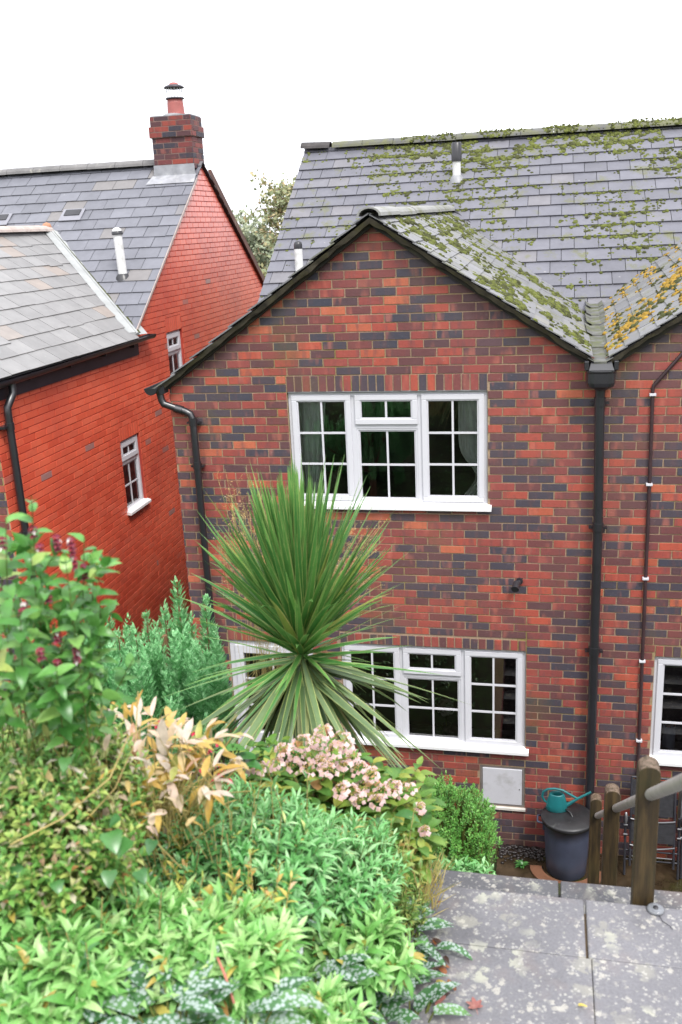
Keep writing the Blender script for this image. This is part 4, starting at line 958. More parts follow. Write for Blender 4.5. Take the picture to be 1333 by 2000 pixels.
for x0 in (-.84, -.23, -1.4):
    k = MB(); k.tube([(x0+.04, .14, -3.42), (x0+.50, .14, -3.43)], .002, 5); 
    for q in (.1, .22, .34, .46): k.tube([(x0+q, .14, -3.40), (x0+q, .14, -3.46)], .0016, 5)
    k.build('window_wire', UPVC, house)
k = MB(); k.box((1.5, .13, -2.60), (2.68, .15, -2.44)); tag(k.build('roller_blind', plain('blind_green', (.13,.16,.09), .8, .15, 5)), 'rolled green blind at the top of the right window', 'blind')

# =================================================================== PLANTS
class LF:
    """collects leaves: each leaf is its own little folded, bent blade"""
    def __init__(s): s.v = []; s.f = []; s.m = []
    def leaf(s, p, d, up, L, W, n=3, droop=.5, fold=.3, shape='lance', m=0, wav=0.0, pw=0):
        d = d.normalized(); sd = d.cross(up)
        if sd.length < 1e-4: sd = d.orthogonal()
        sd.normalize(); nr = sd.cross(d); b = len(s.v); q = p.copy()
        for i in range(n+1):
            t = i/n
            if shape == 'lance': w = math.sin(math.pi*min(1, .06+.94*t)**.85)**.9
            elif shape == 'ovate': w = math.sin(math.pi*min(1, .05+.95*t)**.62)**.8
            elif shape == 'strap': w = min(1, .55+t*2.2)*min(1, (1-t)*1.75)**.8
            elif shape == 'heart': w = (1-t)**.7*1.15 if t > .08 else .75
            else: w = math.sin(math.pi*t**1.3)
            w = max(.03, w)*W/2
            a = droop*t; dd = d*math.cos(a)-nr*math.sin(a); nn = nr*math.cos(a)+d*math.sin(a)
            wv = wav*W*math.sin(t*9+p.x*50)
            s.v += [q-sd*w+nn*(w*fold+wv), q, q+sd*w+nn*(w*fold-wv)]
            q = q+dd*(L/n)
        for i in range(n):
            a = b+i*3; s.f += [(a, a+1, a+4, a+3), (a+1, a+2, a+5, a+4)]; s.m += [m, m]
    def quad(s, p, u, v, m=0):
        b = len(s.v); s.v += [p-u, p-v, p+u, p+v]; s.f.append((b, b+1, b+2, b+3)); s.m.append(m)
    def build(s, name, mats, parent):
        me = bpy.data.meshes.new(name); me.from_pydata([tuple(x) for x in s.v], [], s.f)
        for mm in (mats if isinstance(mats, (list, tuple)) else [mats]): me.materials.append(mm)
        me.polygons.foreach_set('material_index', s.m); me.polygons.foreach_set('use_smooth', [True]*len(s.f)); me.update()
        return link(name, me, parent)
UP = Vector((0, 0, 1))
def rdir(r): return Vector((r.gauss(0, 1), r.gauss(0, 1), r.gauss(0, 1))).normalized()
def curve(a, b, sag, n=6):
    a, b = Vector(a), Vector(b); c = a.lerp(b, .5)+Vector((0, 0, sag))
    return [a*(1-t)**2+c*2*t*(1-t)+b*t*t for t in [i/n for i in range(n+1)]]
def shoot(lf, st, r, pts, nl, L, W, t0=.3, ang=(75, 20), droop=.5, fold=.3, shape='lance', m=0, n=3, rad=.0025, opposite=False, taper=.6, wav=0):
    if st is not None: st.tube(pts, [rad*(1-.6*i/(len(pts)-1)) for i in range(len(pts))], 4, cap=False)
    ph = r.uniform(0, 6.28); N = len(pts)-1
    for k in range(nl):
        t = t0+(1-t0)*(k+.5)/nl; x = min(N-1e-6, t*N); i = int(x); p = pts[i].lerp(pts[i+1], x-i); d = (pts[i+1]-pts[i]).normalized()
        a = d.orthogonal().normalized(); b_ = d.cross(a)
        th = ph+(k*2.4 if not opposite else (k//2)*1.57+(k % 2)*3.14)
        el = R(ang[0]+(ang[1]-ang[0])*(k/max(1, nl-1))+r.gauss(0, 9)); out_ = a*math.cos(th)+b_*math.sin(th)
        dd = d*math.cos(el)+out_*math.sin(el); s = (1-(1-taper)*abs(2*(k/nl)-.9))*r.uniform(.75, 1.2)
        lf.leaf(p, dd, (d+UP*.35).normalized(), L*s, W*s*r.uniform(.85, 1.1), n, droop*r.uniform(.5, 1.5), fold, shape, m, wav)
def dome_tips(r, c, rx, ry, rz, n, inner=.15, low=-.15):
    o = []
    while len(o) < n:
        d = rdir(r)
        if d.z < low: continue
        k = 1-inner*r.random()**1.5
        k *= 1+.30*noise.noise(Vector((d.x*2.6+c.x*3, d.y*2.6, d.z*2.6+c.z*5)))+r.gauss(0, .05)
        o.append((Vector((c.x+d.x*rx*k, c.y+d.y*ry*k, c.z+d.z*rz*k)), d))
    return o
def clump(name, label, cat, c, rx, ry, rz, nshoot, lm, seed, group=None, stem=None, ground=None, per=9, L=.06, W=.016, stemlen=.22, **kw):
    r = random.Random(seed); gz = hgt(c.x, c.y)-.05 if ground is None else ground
    e = empty(name, (c.x, c.y, gz), label, cat, group); lf = LF(); st = MB()
    for tip, d in dome_tips(r, c, rx, ry, rz, nshoot):
        base = Vector((c.x+(tip.x-c.x)*.35, c.y+(tip.y-c.y)*.35, max(gz, tip.z-max(.1, abs(tip.z-gz)))))
        v = (tip-base); dirn = (v.normalized()*.7+d*.5+UP*.35+rdir(r)*.22).normalized()
        a = tip-dirn*stemlen; pts = curve(a, tip, r.uniform(-.01, .02), 4)
        shoot(lf, st, r, pts, max(3, int(per*r.uniform(.7, 1.3))), L, W, **kw)
        if r.random() < .35: st.tube([base, a.lerp(base, .4)+rdir(r)*.01, a], .0025, 4, cap=False)
    lf.build('foliage', lm, e); st.build('stem', stem or STEM, e); return e
G_BRIGHT = leaf_mat('leaf_bright', [(0, (.14,.38,.08)), (.4, (.26,.55,.16)), (.8, (.42,.68,.26)), (.955, (.52,.72,.32)), (.965, (.62,.60,.14)), (.985, (.52,.40,.10)), (1, (.34,.15,.05))], .40, .3)
G_LANCE = leaf_mat('leaf_lance', [(0, (.09,.30,.07)), (.4, (.18,.48,.15)), (.85, (.34,.63,.28)), (.97, (.44,.68,.34)), (.98, (.56,.54,.14)), (1, (.45,.34,.12))], .42, .28)
G_ARCH = leaf_mat('leaf_arching', [(0, (.05,.18,.03)), (.4, (.09,.28,.05)), (.75, (.15,.38,.08)), (.95, (.26,.48,.12)), (1, (.45,.45,.10))], .36, .28)
G_DARK = leaf_mat('leaf_dark', [(0, (0.033,0.128,0.031)), (.5, (0.068,0.210,0.051)), (.93, (0.120,0.300,0.076)), (1, (0.330,0.360,0.085))], .33, .22)
G_HYD = leaf_mat('leaf_hydrangea', [(0, (0.072,0.195,0.036)), (.4, (0.130,0.273,0.046)), (.75, (0.260,0.364,0.065)), (.93, (0.429,0.429,0.091)), (.97, (0.546,0.312,0.117)), (1, (0.585,0.286,0.130))], .42, .3)
G_SMALL = leaf_mat('leaf_small', [(0, (.10,.28,.05)), (.3, (.17,.40,.08)), (.55, (.30,.50,.11)), (.82, (.50,.58,.16)), (.90, (.60,.54,.30)), (.96, (.62,.56,.44)), (1, (.45,.22,.08))], .5, .28)
G_AUT = leaf_mat('leaf_autumn', [(0, (.50,.30,.05)), (.3, (.58,.42,.12)), (.45, (.64,.50,.34)), (.62, (.68,.50,.42)), (.84, (.68,.62,.52)), (.92, (.50,.20,.07)), (.94, (.42,.42,.10)), (1, (.30,.34,.10))], .5, .3)
G_HEBE = leaf_mat('leaf_hebe', [(0, (.08,.28,.05)), (.5, (.16,.42,.08)), (1, (.28,.56,.13))], .4, .2)
G_CON = leaf_mat('leaf_conifer', [(0, (.08,.30,.09)), (.5, (.17,.47,.17)), (.85, (.29,.60,.28)), (1, (.40,.68,.36))], .55, .2)
G_PUL = leaf_mat('leaf_spotted', [(0, (0.039,0.130,0.042)), (.6, (0.072,0.195,0.063)), (1, (0.130,0.286,0.084))], .38, .2, spots=((.42,.50,.48), 80, .40))
G_FERN = leaf_mat('leaf_feathery', [(0, (0.130,0.273,0.060)), (.6, (0.234,0.377,0.090)), (1, (0.494,0.468,0.135))], .5, .3)
G_STRAW = leaf_mat('leaf_straw', [(0, (.42,.32,.08)), (.6, (.52,.42,.16)), (1, (.25,.30,.07))], .6, .3)
def strap_mat(name, a, b, edge):
    m, nt, bs = mat(name); isl = island(nt)
    c = ramp(nt, isl, [(0, a), (.5, tuple((x+y)/2 for x, y in zip(a, b))), (.8, b), (.93, tuple(x*1.35 for x in b)), (1, edge)])
    n = noise_tex(nt, coords(nt, 'Object', (1, 1, 1)), 30, 2); c = mixc(nt, .4, c, ramp(nt, n, [(.3, gray(.75)), (.7, gray(1.1))]), 'MULTIPLY')
    nt.links.new(c, bs.inputs['Base Color']); bs.inputs['Roughness'].default_value = .36
    tr = nd(nt, 'ShaderNodeBsdfTranslucent'); ms = nd(nt, 'ShaderNodeMixShader'); ms.inputs[0].default_value = .22
    nt.links.new(c, tr.inputs['Color']); o = nt.nodes['Material Output']; nt.links.new(bs.outputs[0], ms.inputs[1]); nt.links.new(tr.outputs[0], ms.inputs[2]); nt.links.new(ms.outputs[0], o.inputs[0]); return m
CORD_U = strap_mat('cordyline_upper', (.055,.19,.045), (.13,.31,.075), (.36,.40,.10)); CORD_L = strap_mat('cordyline_lower', (.065,.125,.045), (.19,.28,.12), (.46,.40,.18)); CORD_E = strap_mat('cordyline_edge', (.38,.46,.14), (.48,.52,.20), (.60,.48,.18))

# --- cabbage palm
def blade(lf, r, p, d, L, W, bend, m, m2):
    d = d.normalized(); side = d.cross(UP); side = side.normalized() if side.length > .05 else Vector((1, 0, 0))
    side = (side+rdir(r)*.5); side = (side-d*side.dot(d)).normalized(); n = 6; b = len(lf.v); q = p.copy(); nr = side.cross(d)
    if nr.z < 0: nr = -nr
    for i in range(n+1):
        t = i/n; w = W/2*min(1, .5+t*2.5)*min(1, (1-t)*1.35+.01)**.75
        a = bend*t**1.6; dd = (d*math.cos(a)-UP*math.sin(a)*.9); 
        e = w*.86; lf.v += [q-side*w+nr*w*.28, q-side*e+nr*w*.22, q, q+side*e+nr*w*.22, q+side*w+nr*w*.28]; q = q+dd*(L/n)
    for i in range(n):
        a = b+5*i
        for j in range(4): lf.f.append((a+j, a+j+1, a+j+6, a+j+5)); lf.m.append(m2 if j in (0, 3) else m)
r = random.Random(12); pc = at(590, 1288, 4.4); pg = hgt(pc.x, pc.y)
palm = empty('cabbage_palm', (pc.x, pc.y, pg), 'spiky cabbage palm with upright green sword leaves and a drooping pale skirt', 'palm')
lu, ll = LF(), LF()
axis = Vector((.02, -.06, 1)).normalized()
def polar(th, ph):
    a = axis.orthogonal().normalized(); b = axis.cross(a); return axis*math.cos(th)+(a*math.cos(ph)+b*math.sin(ph))*math.sin(th)
for i in range(430):
    u = r.random()
    th = R(abs(r.gauss(0, 15.5)) if u < .74 else r.uniform(20, 56)); ph = r.uniform(0, 6.283)
    h = .05+.20*(1-th/R(75))*r.random(); L = (.87 if th < R(34) else .82)*r.uniform(.76, 1.05)*(1-.45*max(0, th-R(24)))
    if h > .13: L *= .86
    blade(lu, r, pc+axis*(h-.02)+polar(R(90), ph)*.022, polar(th, ph), L, r.uniform(.030, .042), r.uniform(-.02, .14)*(1+2.2*th) if r.random() < .85 else r.uniform(.3, .9), 0, 2)
for i in range(40):
    th = R(r.uniform(54, 108)); ph = r.uniform(0, 6.283); blade(lu, r, pc+axis*r.uniform(-.02, .04), polar(th, ph), r.uniform(.32, .72), .028, r.uniform(.05, .35), 0, 2)
for i in range(135):
    th = R(r.triangular(96, 166, 148)); ph = r.uniform(0, 6.283)
    blade(ll, r, pc-axis*r.uniform(-.01, .07)+polar(R(90), ph)*.018, polar(th, ph), r.uniform(.48, .84), r.uniform(.030, .044), r.uniform(.0, .45)*(1 if r.random() < .7 else 2), 1, 2)
lu.build('leaf_crown', [CORD_U, CORD_L, CORD_E], palm); ll.build('leaf_skirt', [CORD_U, CORD_L, CORD_E], palm)
k = MB(); pts = [Vector((pc.x, pc.y, pg-.1)).lerp(pc-axis*.015, i/9)+Vector((.012*math.sin(i*2), .01*math.cos(i*3), 0)) for i in range(10)]
k.tube(pts, [.07, .065, .06, .058, .057, .056, .055, .05, .042, .026], 14); k.build('trunk', plain('palm_trunk', (.13,.10,.06), .9, .5, 30, .8, sc3=(1, 1, 4)), palm)

# --- blue-green conifer with many leaders
r = random.Random(22); cb = at(330, 1330, 5.7)
con = empty('conifer', (cb.x, cb.y, hgt(cb.x, cb.y)), 'feathery blue-green conifer with several pointed tops left of the palm', 'conifer')
lf = LF()
tips = [(345, 1138, 5.8, 1.25), (400, 1168, 5.7, 1.1), (320, 1180, 5.6, 1), (372, 1200, 5.5, 1), (285, 1190, 5.9, .8), (250, 1205, 5.9, .8), (212, 1195, 6.0, .9), (180, 1215, 6.1, .9), (150, 1200, 6.1, .9), (230, 1230, 5.7, .8), (265, 1235, 5.6, .8), (300, 1230, 5.5, .9), (420, 1225, 5.6, 1), (135, 1240, 5.9, 1)]
for i in range(120): tips.append((r.uniform(120, 436), r.uniform(1225, 1500), r.uniform(4.9, 5.6), r.uniform(.8, 1.15)))
for i in range(30): tips.append((r.uniform(140, 425), r.uniform(1215, 1330), r.uniform(5.6, 6.1), r.uniform(.7, 1.05)))
for (px, py, d, s) in tips:
    tip = at(px, py, d); Hh = .44*s; wr = .10*s; lean = Vector(((px-300)*.0006, -.05, 0))
    for j in range(int(175*s)):
        t = r.random()**.8; a = r.uniform(0, 6.283); rad = wr*t**.7*(.75+.25*r.random()); c = tip-UP*Hh*t-lean*t*0
        o = Vector((math.cos(a), math.sin(a), 0)); p = c+o*rad*.3; d_ = (o*.62+UP*.85+rdir(r)*.18).normalized(); L = (.020+.020*t)*s
        nrm = d_.cross(o.cross(UP)); sd = o.cross(UP).normalized()
        sd = (sd+rdir(r)*.4).normalized()
        for q in range(5):
            f = (q+1)/5.5; pp = p+d_*L*f*1.6
            for sg in (-1, 1):
                dd = (d_*.75+sd*sg*.65).normalized(); u = dd*L*.30*(1.2-f*.7); v = d_.cross(dd).cross(dd).normalized()*L*.12
                lf.quad(pp+u, u, v)
        u = d_*L*.35; lf.quad(p+d_*L*1.6+u*.5, u, sd*L*.1)
lf.build('foliage', G_CON, con)
k = MB(); k.tube([(cb.x, cb.y, hgt(cb.x, cb.y)-.1), (cb.x, cb.y, cb.z+.3)], [.05, .02], 8)
for i in range(12):
    q = tips[i]; t_ = at(q[0], q[1], q[2]); k.tube([(cb.x, cb.y, cb.z-.5), (t_.x, t_.y, t_.z-.4), (t_.x, t_.y, t_.z-.05)], [.015, .01, .003], 5)
k.build('trunk', STEMB, con)

# --- tall arching shrub with dark red hanging bracts (left edge)
r = random.Random(31); lb = Vector((-1.05, -5.95, -1.05))
ley = empty('arching_shrub', lb, 'tall arching shrub with pointed leaves and hanging dark red tassels at the left edge', 'shrub')
lf = LF(); st = MB(); fl_ = LF()
tp_ = [(62, 968, 2.25), (165, 1048, 2.3), (205, 1085, 2.35), (128, 1092, 2.2), (196, 1172, 2.4), (60, 1080, 2.2), (12, 1010, 2.2), (-20, 1120, 2.1), (262, 1285, 2.5), (150, 1195, 2.3), (40, 1200, 2.15), (90, 1150, 2.3), (110, 1300, 2.2), (175, 1260, 2.35), (-30, 1230, 2.1), (210, 1240, 2.5), (120, 1240, 2.5), (80, 1110, 2.5), (30, 1130, 2.4), (180, 1120, 2.5), (10, 1180, 2.5), (75, 1260, 2.4), (5, 1060, 2.45)]
TASM = [leaf_mat('bract_red', [(0, (.13,.010,.030)), (.7, (.24,.018,.05)), (1, (.34,.03,.05))], .4, .25), leaf_mat('petal_pale', [(0, (.6,.5,.5)), (1, (.7,.65,.62))], .5, .3)]
for i, (px, py, d) in enumerate(tp_):
    tip = at(px, py, d); base = lb+Vector((r.gauss(0, .12), r.gauss(0, .12), .25)); pts = curve(base, tip, r.uniform(.10, .25), 9)
    shoot(lf, st, r, pts, 14, .062, .033, t0=.70, ang=(78, 55), droop=.7, fold=.25, shape='ovate', opposite=True, rad=.003, n=5, taper=.8, wav=.04)
    for q in range(2):
        x = r.uniform(.75, .97)*9; a = pts[int(x)]; b = a+rdir(r)*.13+Vector((.04, 0, -.01)); shoot(lf, st, r, curve(a, b, .02, 3), 8, .056, .030, t0=.2, ang=(75, 25), droop=.7, fold=.25, shape='ovate', opposite=True, rad=.002, n=5, wav=.04)
for (px, py, d, n_) in ((142, 1082, 2.25, 7), (65, 1040, 2.3, 3), (165, 1118, 2.3, 4), (78, 1075, 2.25, 3), (112, 1062, 2.25, 4), (150, 1276, 2.3, 5), (80, 1278, 2.2, 3), (112, 1245, 2.3, 3), (95, 1170, 2.3, 2), (48, 1185, 2.25, 2), (5, 1062, 2.2, 3), (112, 1300, 2.3, 3), (45, 1196, 2.2, 2)):
    a = at(px, py, d); fl_ = LF()
    for lay in range(n_):
        c = a+UP*(n_*.5-lay)*.0115
        for q in range(7):
            t = q*.9+lay; o = Vector((math.cos(t), math.sin(t), -.55)); fl_.leaf(c, o, UP, r.uniform(.012, .019), .010, 2, .6, .3, 'ovate', 0 if r.random() < .94 else 1)
    fl_.build('flower_tassel', TASM, ley)
lf.build('foliage', G_ARCH, ley); st.build('stem', STEM, ley)

# --- left small-leaved tangle
cc = at(85, 1610, 2.72)
clump('tangled_shrub', 'tangle of small green, yellow and pinkish leaves at the lower left under the arching shrub', 'shrub', cc, .32, .34, .32, 620, G_SMALL, 41, per=11, L=.034, W=.019, stemlen=.16, shape='ovate', t0=.15, ang=(80, 30), droop=.6, n=2, rad=.0015, stem=STEM)
cc = at(60, 1450, 2.9)
clump('tangled_shrub', 'pale yellow-green small-leaved shrub directly below the arching shrub with red tassels', 'shrub', cc, .26, .25, .15, 340, G_SMALL, 42, per=11, L=.032, W=.017, stemlen=.14, shape='ovate', t0=.15, ang=(80, 30), droop=.6, n=2, rad=.0018, stem=STEMY)
# bindweed with heart leaves
r = random.Random(44); bw = at(215, 1640, 2.7); e = empty('bindweed', (bw.x, bw.y, hgt(bw.x, bw.y)), 'climbing weed with broad heart-shaped green leaves over the tangled shrub', 'climber'); lf = LF(); st = MB()
bpts = [at(x, y, d) for x, y, d in ((330, 1395, 2.9), (250, 1440, 2.6), (215, 1520, 2.45), (120, 1600, 2.4), (20, 1650, 2.35))]
st.tube(bpts, .0024, 5); st.tube([at(x, y, d) for x, y, d in ((270, 1350, 2.8), (265, 1450, 2.75), (225, 1540, 2.6), (170, 1600, 2.5))], .002, 5)
for (px, py, s) in ((215, 1625, .062), (255, 1640, .055), (215, 1700, .045), (130, 1480, .038), (270, 1700, .042), (300, 1640, .04), (110, 1720, .04), (235, 1595, .040), (30, 1690, .04)):
    p = at(px, py, 2.45); st.tube([p, p+Vector((r.gauss(0, .03), .05, -.12))], .0016, 4); lf.leaf(p, Vector((r.gauss(0, .7), -.6, -.35)), UP, s, s*1.0, 5, .5, .22, 'heart')
lf.build('foliage', G_DARK, e); st.build('stem', STEMY, e)
# --- autumn leaved perennial
G_YEL = leaf_mat('leaf_yellow', [(0, (.30,.42,.07)), (.4, (.50,.48,.09)), (.75, (.62,.50,.13)), (.9, (.62,.36,.10)), (1, (.66,.56,.40))], .5, .3)
r = random.Random(51); ac = at(252, 1495, 3.0); e = empty('autumn_perennial', (ac.x, ac.y, hgt(ac.x, ac.y)), 'dying perennial with large peach, yellow and whitish autumn leaves left of the pink hydrangea', 'perennial'); lf = LF(); st = MB()
for tip, d in dome_tips(r, ac, .33, .25, .13, 85, .35, -.3):
    base = Vector((ac.x+(tip.x-ac.x)*.4, ac.y+.05, tip.z-.28)); st.tube(curve(base, tip, .03, 4), .0026, 4)
    for q in range(3):
        dd = (d*.6+rdir(r)*.9+Vector((0, 0, .15))); lf.leaf(tip, dd, UP, r.uniform(.05, .10), r.uniform(.016, .030), 5, r.uniform(.1, 1.2), .35, 'lance', 0, .08)
for q in range(60):
    a = ac+Vector((r.uniform(-.3, .3), r.uniform(-.2, .2), r.uniform(-.15, -.02))); st.tube([a, a+Vector((r.uniform(-.18, .18), r.uniform(-.1, .1), r.uniform(-.02, .14)))], .0018, 4)
for (px, py, d, L, dx) in ((322, 1475, 2.9, .13, .02), (165, 1470, 2.9, .10, .4), (300, 1530, 2.9, .12, .9), (240, 1560, 2.85, .11, .8), (350, 1510, 3.0, .12, .6)):
    lf.leaf(at(px, py, d), Vector((dx, -.05, 1-dx*.7)), Vector((0, -1, .4)), L, L*.34, 6, .3, .25, 'lance', 0, .03)
for q in range(70):
    p = at(r.uniform(90, 400), r.uniform(1435, 1640), r.uniform(2.5, 2.75)); st.tube([p, p+Vector((r.gauss(0, .02), .05, -.14))], .0014, 4, cap=False)
    lf.leaf(p, rdir(r)+UP*.2, UP, r.uniform(.035, .075), r.uniform(.013, .024), 4, r.uniform(.2, 1.2), .3, 'lance', 0, .06)
lf.build('foliage', G_AUT, e); st.build('stem', STEMY, e)
cc = at(330, 1570, 3.2)
clump('autumn_undergrowth', 'yellow green leaves below the peach autumn leaves', 'perennial', cc+Vector((-.15, .03, -.07)), .30, .24, .12, 230, G_YEL, 52, per=7, L=.05, W=.022, stemlen=.12, shape='ovate', t0=.2, stem=STEMY, n=3)
# --- fuchsia
FUCH = leaf_mat('fuchsia_red', [(0, (.60,.012,.045)), (1, (.80,.04,.14))], .4, .3)
r = random.Random(61); fc = at(400, 1490, 3.7)
e = clump('fuchsia', 'dark leaved fuchsia with small hanging red flowers between the autumn leaves and the hydrangea', 'shrub', fc, .16, .14, .13, 90, G_DARK, 61, per=9, L=.030, W=.015, stemlen=.16, shape='ovate', opposite=True, stem=STEMB)
lf = LF(); st = MB()
for (px, py) in ((383, 1437), (398, 1452), (407, 1462), (378, 1430), (412, 1520), (428, 1510), (445, 1535), (448, 1520), (400, 1480), (392, 1500), (420, 1490), (306, 1412), (312, 1404), (425, 1448), (372, 1460), (436, 1500)):
    p = at(px, py, 3.35+r.uniform(-.05, .05)); st.tube([p, p+Vector((r.uniform(-.02, .02), .02, .04))], .0009, 4); lf = LF()
    for q in range(4): t = q*1.57; lf.leaf(p, Vector((math.cos(t)*.6, math.sin(t)*.6, -1)), Vector((math.cos(t), math.sin(t), .5)), .024, .009, 3, -.7, .3)
    for q in range(4): t = q*1.57+.8; lf.leaf(p-UP*.008, Vector((math.cos(t)*.15, math.sin(t)*.15, -1)), Vector((math.cos(t), math.sin(t), .2)), .016, .008, 2, 0, .3)
    lf.build('flower', FUCH, e)
st.build('flower_stalks', STEM, e)
# --- hydrangea
r = random.Random(71); hc = at(640, 1575, 3.95); hyd = empty('hydrangea', (hc.x, hc.y, hgt(hc.x, hc.y)), 'lacecap hydrangea with pale pink flower heads and yellow-green leaves below the palm', 'hydrangea'); lf = LF(); st = MB()
def hleaf(p, d, s, m=0): lf.leaf(p, d, UP, s, s*.56, 6, r.uniform(.3, .9), .25, 'ovate', m, .03)
for (cx, cy, dd, rx, rz, n_) in ((620, 1560, 3.95, .32, .20, 120), (760, 1610, 3.95, .20, .17, 70), (500, 1530, 3.9, .16, .13, 45)):
    for tip, d in dome_tips(r, at(cx, cy, dd), rx, .26, rz, n_, .3, -.25):
        base = Vector((hc.x+(tip.x-hc.x)*.4, hc.y+.05, tip.z-.35)); st.tube(curve(base, tip, .02, 4), .003, 5, cap=False)
        ph = r.uniform(0, 6.3)
        for lay in range(3):
            for q in range(2):
                t = ph+lay*1.57+q*3.14; hleaf(tip-UP*.05*lay, Vector((math.cos(t), math.sin(t), .15+.2*(lay == 0)))+d*.3, r.uniform(.075, .115)*(.7+.15*lay))
for (px, py, s) in ((480, 1465, .13), (500, 1480, .12), (470, 1490, .12), (520, 1462, .10), (775, 1590, .12), (760, 1610, .12)): # fresh green leaves in front
    lf.leaf(at(px, py, 3.7), Vector((r.uniform(-.8, .8), -.3, .25)), UP, s, s*.5, 6, .7, .25, 'ovate', 1)
lf.build('foliage', [G_HYD, G_DARK], hyd); st.build('stem', STEMY, hyd)
PET = leaf_mat('petal_pink', [(0, (.66,.42,.43)), (.5, (.76,.55,.55)), (.85, (.82,.67,.64)), (.95, (.72,.48,.36)), (1, (.60,.34,.22))], .5, .35); BUD = leaf_mat('hydrangea_buds', [(0, (.30,.26,.05)), (.6, (.38,.27,.08)), (1, (.42,.20,.12))], .7, .2)
heads = [(590, 1448), (632, 1428), (665, 1440), (555, 1462), (612, 1468), (652, 1462), (538, 1490), (570, 1492), (690, 1478), (668, 1492), (705, 1500), (725, 1512), (600, 1500), (665, 1540), (688, 1545), (712, 1535), (742, 1545), (735, 1562), (770, 1535), (790, 1540), (822, 1576), (828, 1620), (468, 1502), (505, 1498), (640, 1500), (700, 1560), (618, 1446), (580, 1472), (628, 1487), (676, 1455)]
for (px, py) in heads:
    c = at(px+r.uniform(-3, 3), py, 3.78+r.uniform(-.07, .12)-(.1 if py > 1530 else 0)); h = LF(); ax = (UP+Vector((r.uniform(-.3, .3), -.35, 0))).normalized(); a = ax.orthogonal().normalized(); b = ax.cross(a); R_ = r.uniform(.026, .039) if py < 1570 else .020
    for q in range(46):
        t = r.uniform(0, 6.3); rr_ = R_*.8*math.sqrt(r.random()); p = c+(a*math.cos(t)+b*math.sin(t))*rr_+ax*(.012-rr_*rr_*6); u = rdir(r)*.0032; h.quad(p, u, u.orthogonal().normalized()*.0032, 1)
    for q in range(r.randint(8, 13)):
        t = q*.68+r.uniform(-.2, .2); rr_ = R_*r.uniform(.7, 1.25); p = c+(a*math.cos(t)+b*math.sin(t))*rr_-ax*r.uniform(0, .014); fx = (ax+(a*math.cos(t)+b*math.sin(t))*.6+Vector((0, -.4, 0))+rdir(r)*.35).normalized(); fa = fx.orthogonal().normalized(); fb = fx.cross(fa); o_ = r.uniform(0, 1.5); sz = r.uniform(.010, .0145)
        for w_ in range(4):
            tt = o_+w_*1.5708; h.leaf(p, fa*math.cos(tt)+fb*math.sin(tt), fx, sz, sz*1.05, 2, .25, .12, 'ovate', 0)
    h.build('flower_head', [PET, BUD], hyd)
# --- hebe dome, low leafy plants, feathery plants
hb = at(862, 1645, 4.8)
clump('hebe_bush', 'dense rounded bright green bush of tiny leaves below the meter box', 'bush', hb, .285, .28, .315, 1700, G_HEBE, 81, per=12, L=.021, W=.0085, stemlen=.055, ang=(70, 15), droop=.3, n=2, t0=.1, rad=.002, ground=-2.6)
cc = at(890, 1728, 4.45)
clump('ground_plant', 'low leafy green plant in front of the rounded bush behind the slab edge', 'perennial', cc, .19, .16, .10, 90, G_LANCE, 82, per=9, L=.062, W=.019, stemlen=.10, ang=(80, 30), droop=.8, n=4, ground=-2.4)
cc = at(790, 1700, 4.3)
clump('ground_plant', 'feathery yellow-green plant between the hydrangea and the slab', 'perennial', cc, .20, .2, .12, 220, G_FERN, 83, per=14, L=.034, W=.0045, stemlen=.14, ang=(60, 20), droop=.4, n=2, ground=-2.3, stem=STEMY)
# --- lance-leaved clumps of the middle and foreground
LAN = [('large leafy clump of narrow mid-green leaves in the middle of the flower bed', at(470, 1660, 3.15), .33, .30, .20, 255, G_LANCE, 91, .082, .016),
       ('narrow-leaved green clump right of the large clump, in front of the hydrangea', at(660, 1690, 3.4), .24, .25, .17, 180, G_LANCE, 92, .066, .0135),
       ('fine-leaved pale green clump at the far end of the slab edge', at(765, 1745, 3.65), .15, .16, .12, 150, G_FERN, 93, .040, .009),
       ('bright green broad-leaved rosettes at the bottom left corner', at(95, 1880, 2.45), .17, .18, .13, 110, G_BRIGHT, 94, .110, .028),
       ('bright green pointed rosettes left of centre in the near foreground', at(275, 1830, 2.6), .20, .18, .12, 125, G_BRIGHT, 95, .102, .025),
       ('bright green pointed rosettes in the centre of the near foreground', at(450, 1850, 2.62), .19, .18, .12, 120, G_BRIGHT, 96, .105, .025),
       ('small green clump at the left edge above the bottom left rosettes', at(20, 1770, 2.55), .12, .14, .11, 65, G_BRIGHT, 97, .10, .027),
       ('bright green rosettes growing among the spotted leaves beside the slab', at(700, 1840, 3.1), .17, .16, .10, 60, G_BRIGHT, 98, .10, .027),
       ('low green rosettes at the bottom edge right of centre', at(560, 1975, 2.6), .20, .16, .10, 70, G_BRIGHT, 99, .092, .023),
       ('small-leaved green weeds under the tangled shrub at the left', at(180, 1745, 2.75), .26, .20, .10, 170, G_DARK, 100, .045, .020)]
for (lab, c, rx, ry, rz, n_, mm, sd_, L, W) in LAN:
    clump('leafy_clump', lab, 'perennial', c-UP*.04, rx, ry, rz, n_, mm, sd_, group='leafy perennials of the flower bed', per=12, L=L, W=W, stemlen=.15, ang=(80, 14), droop=.95, fold=.28, n=5, t0=.25, rad=.0028, taper=.55)
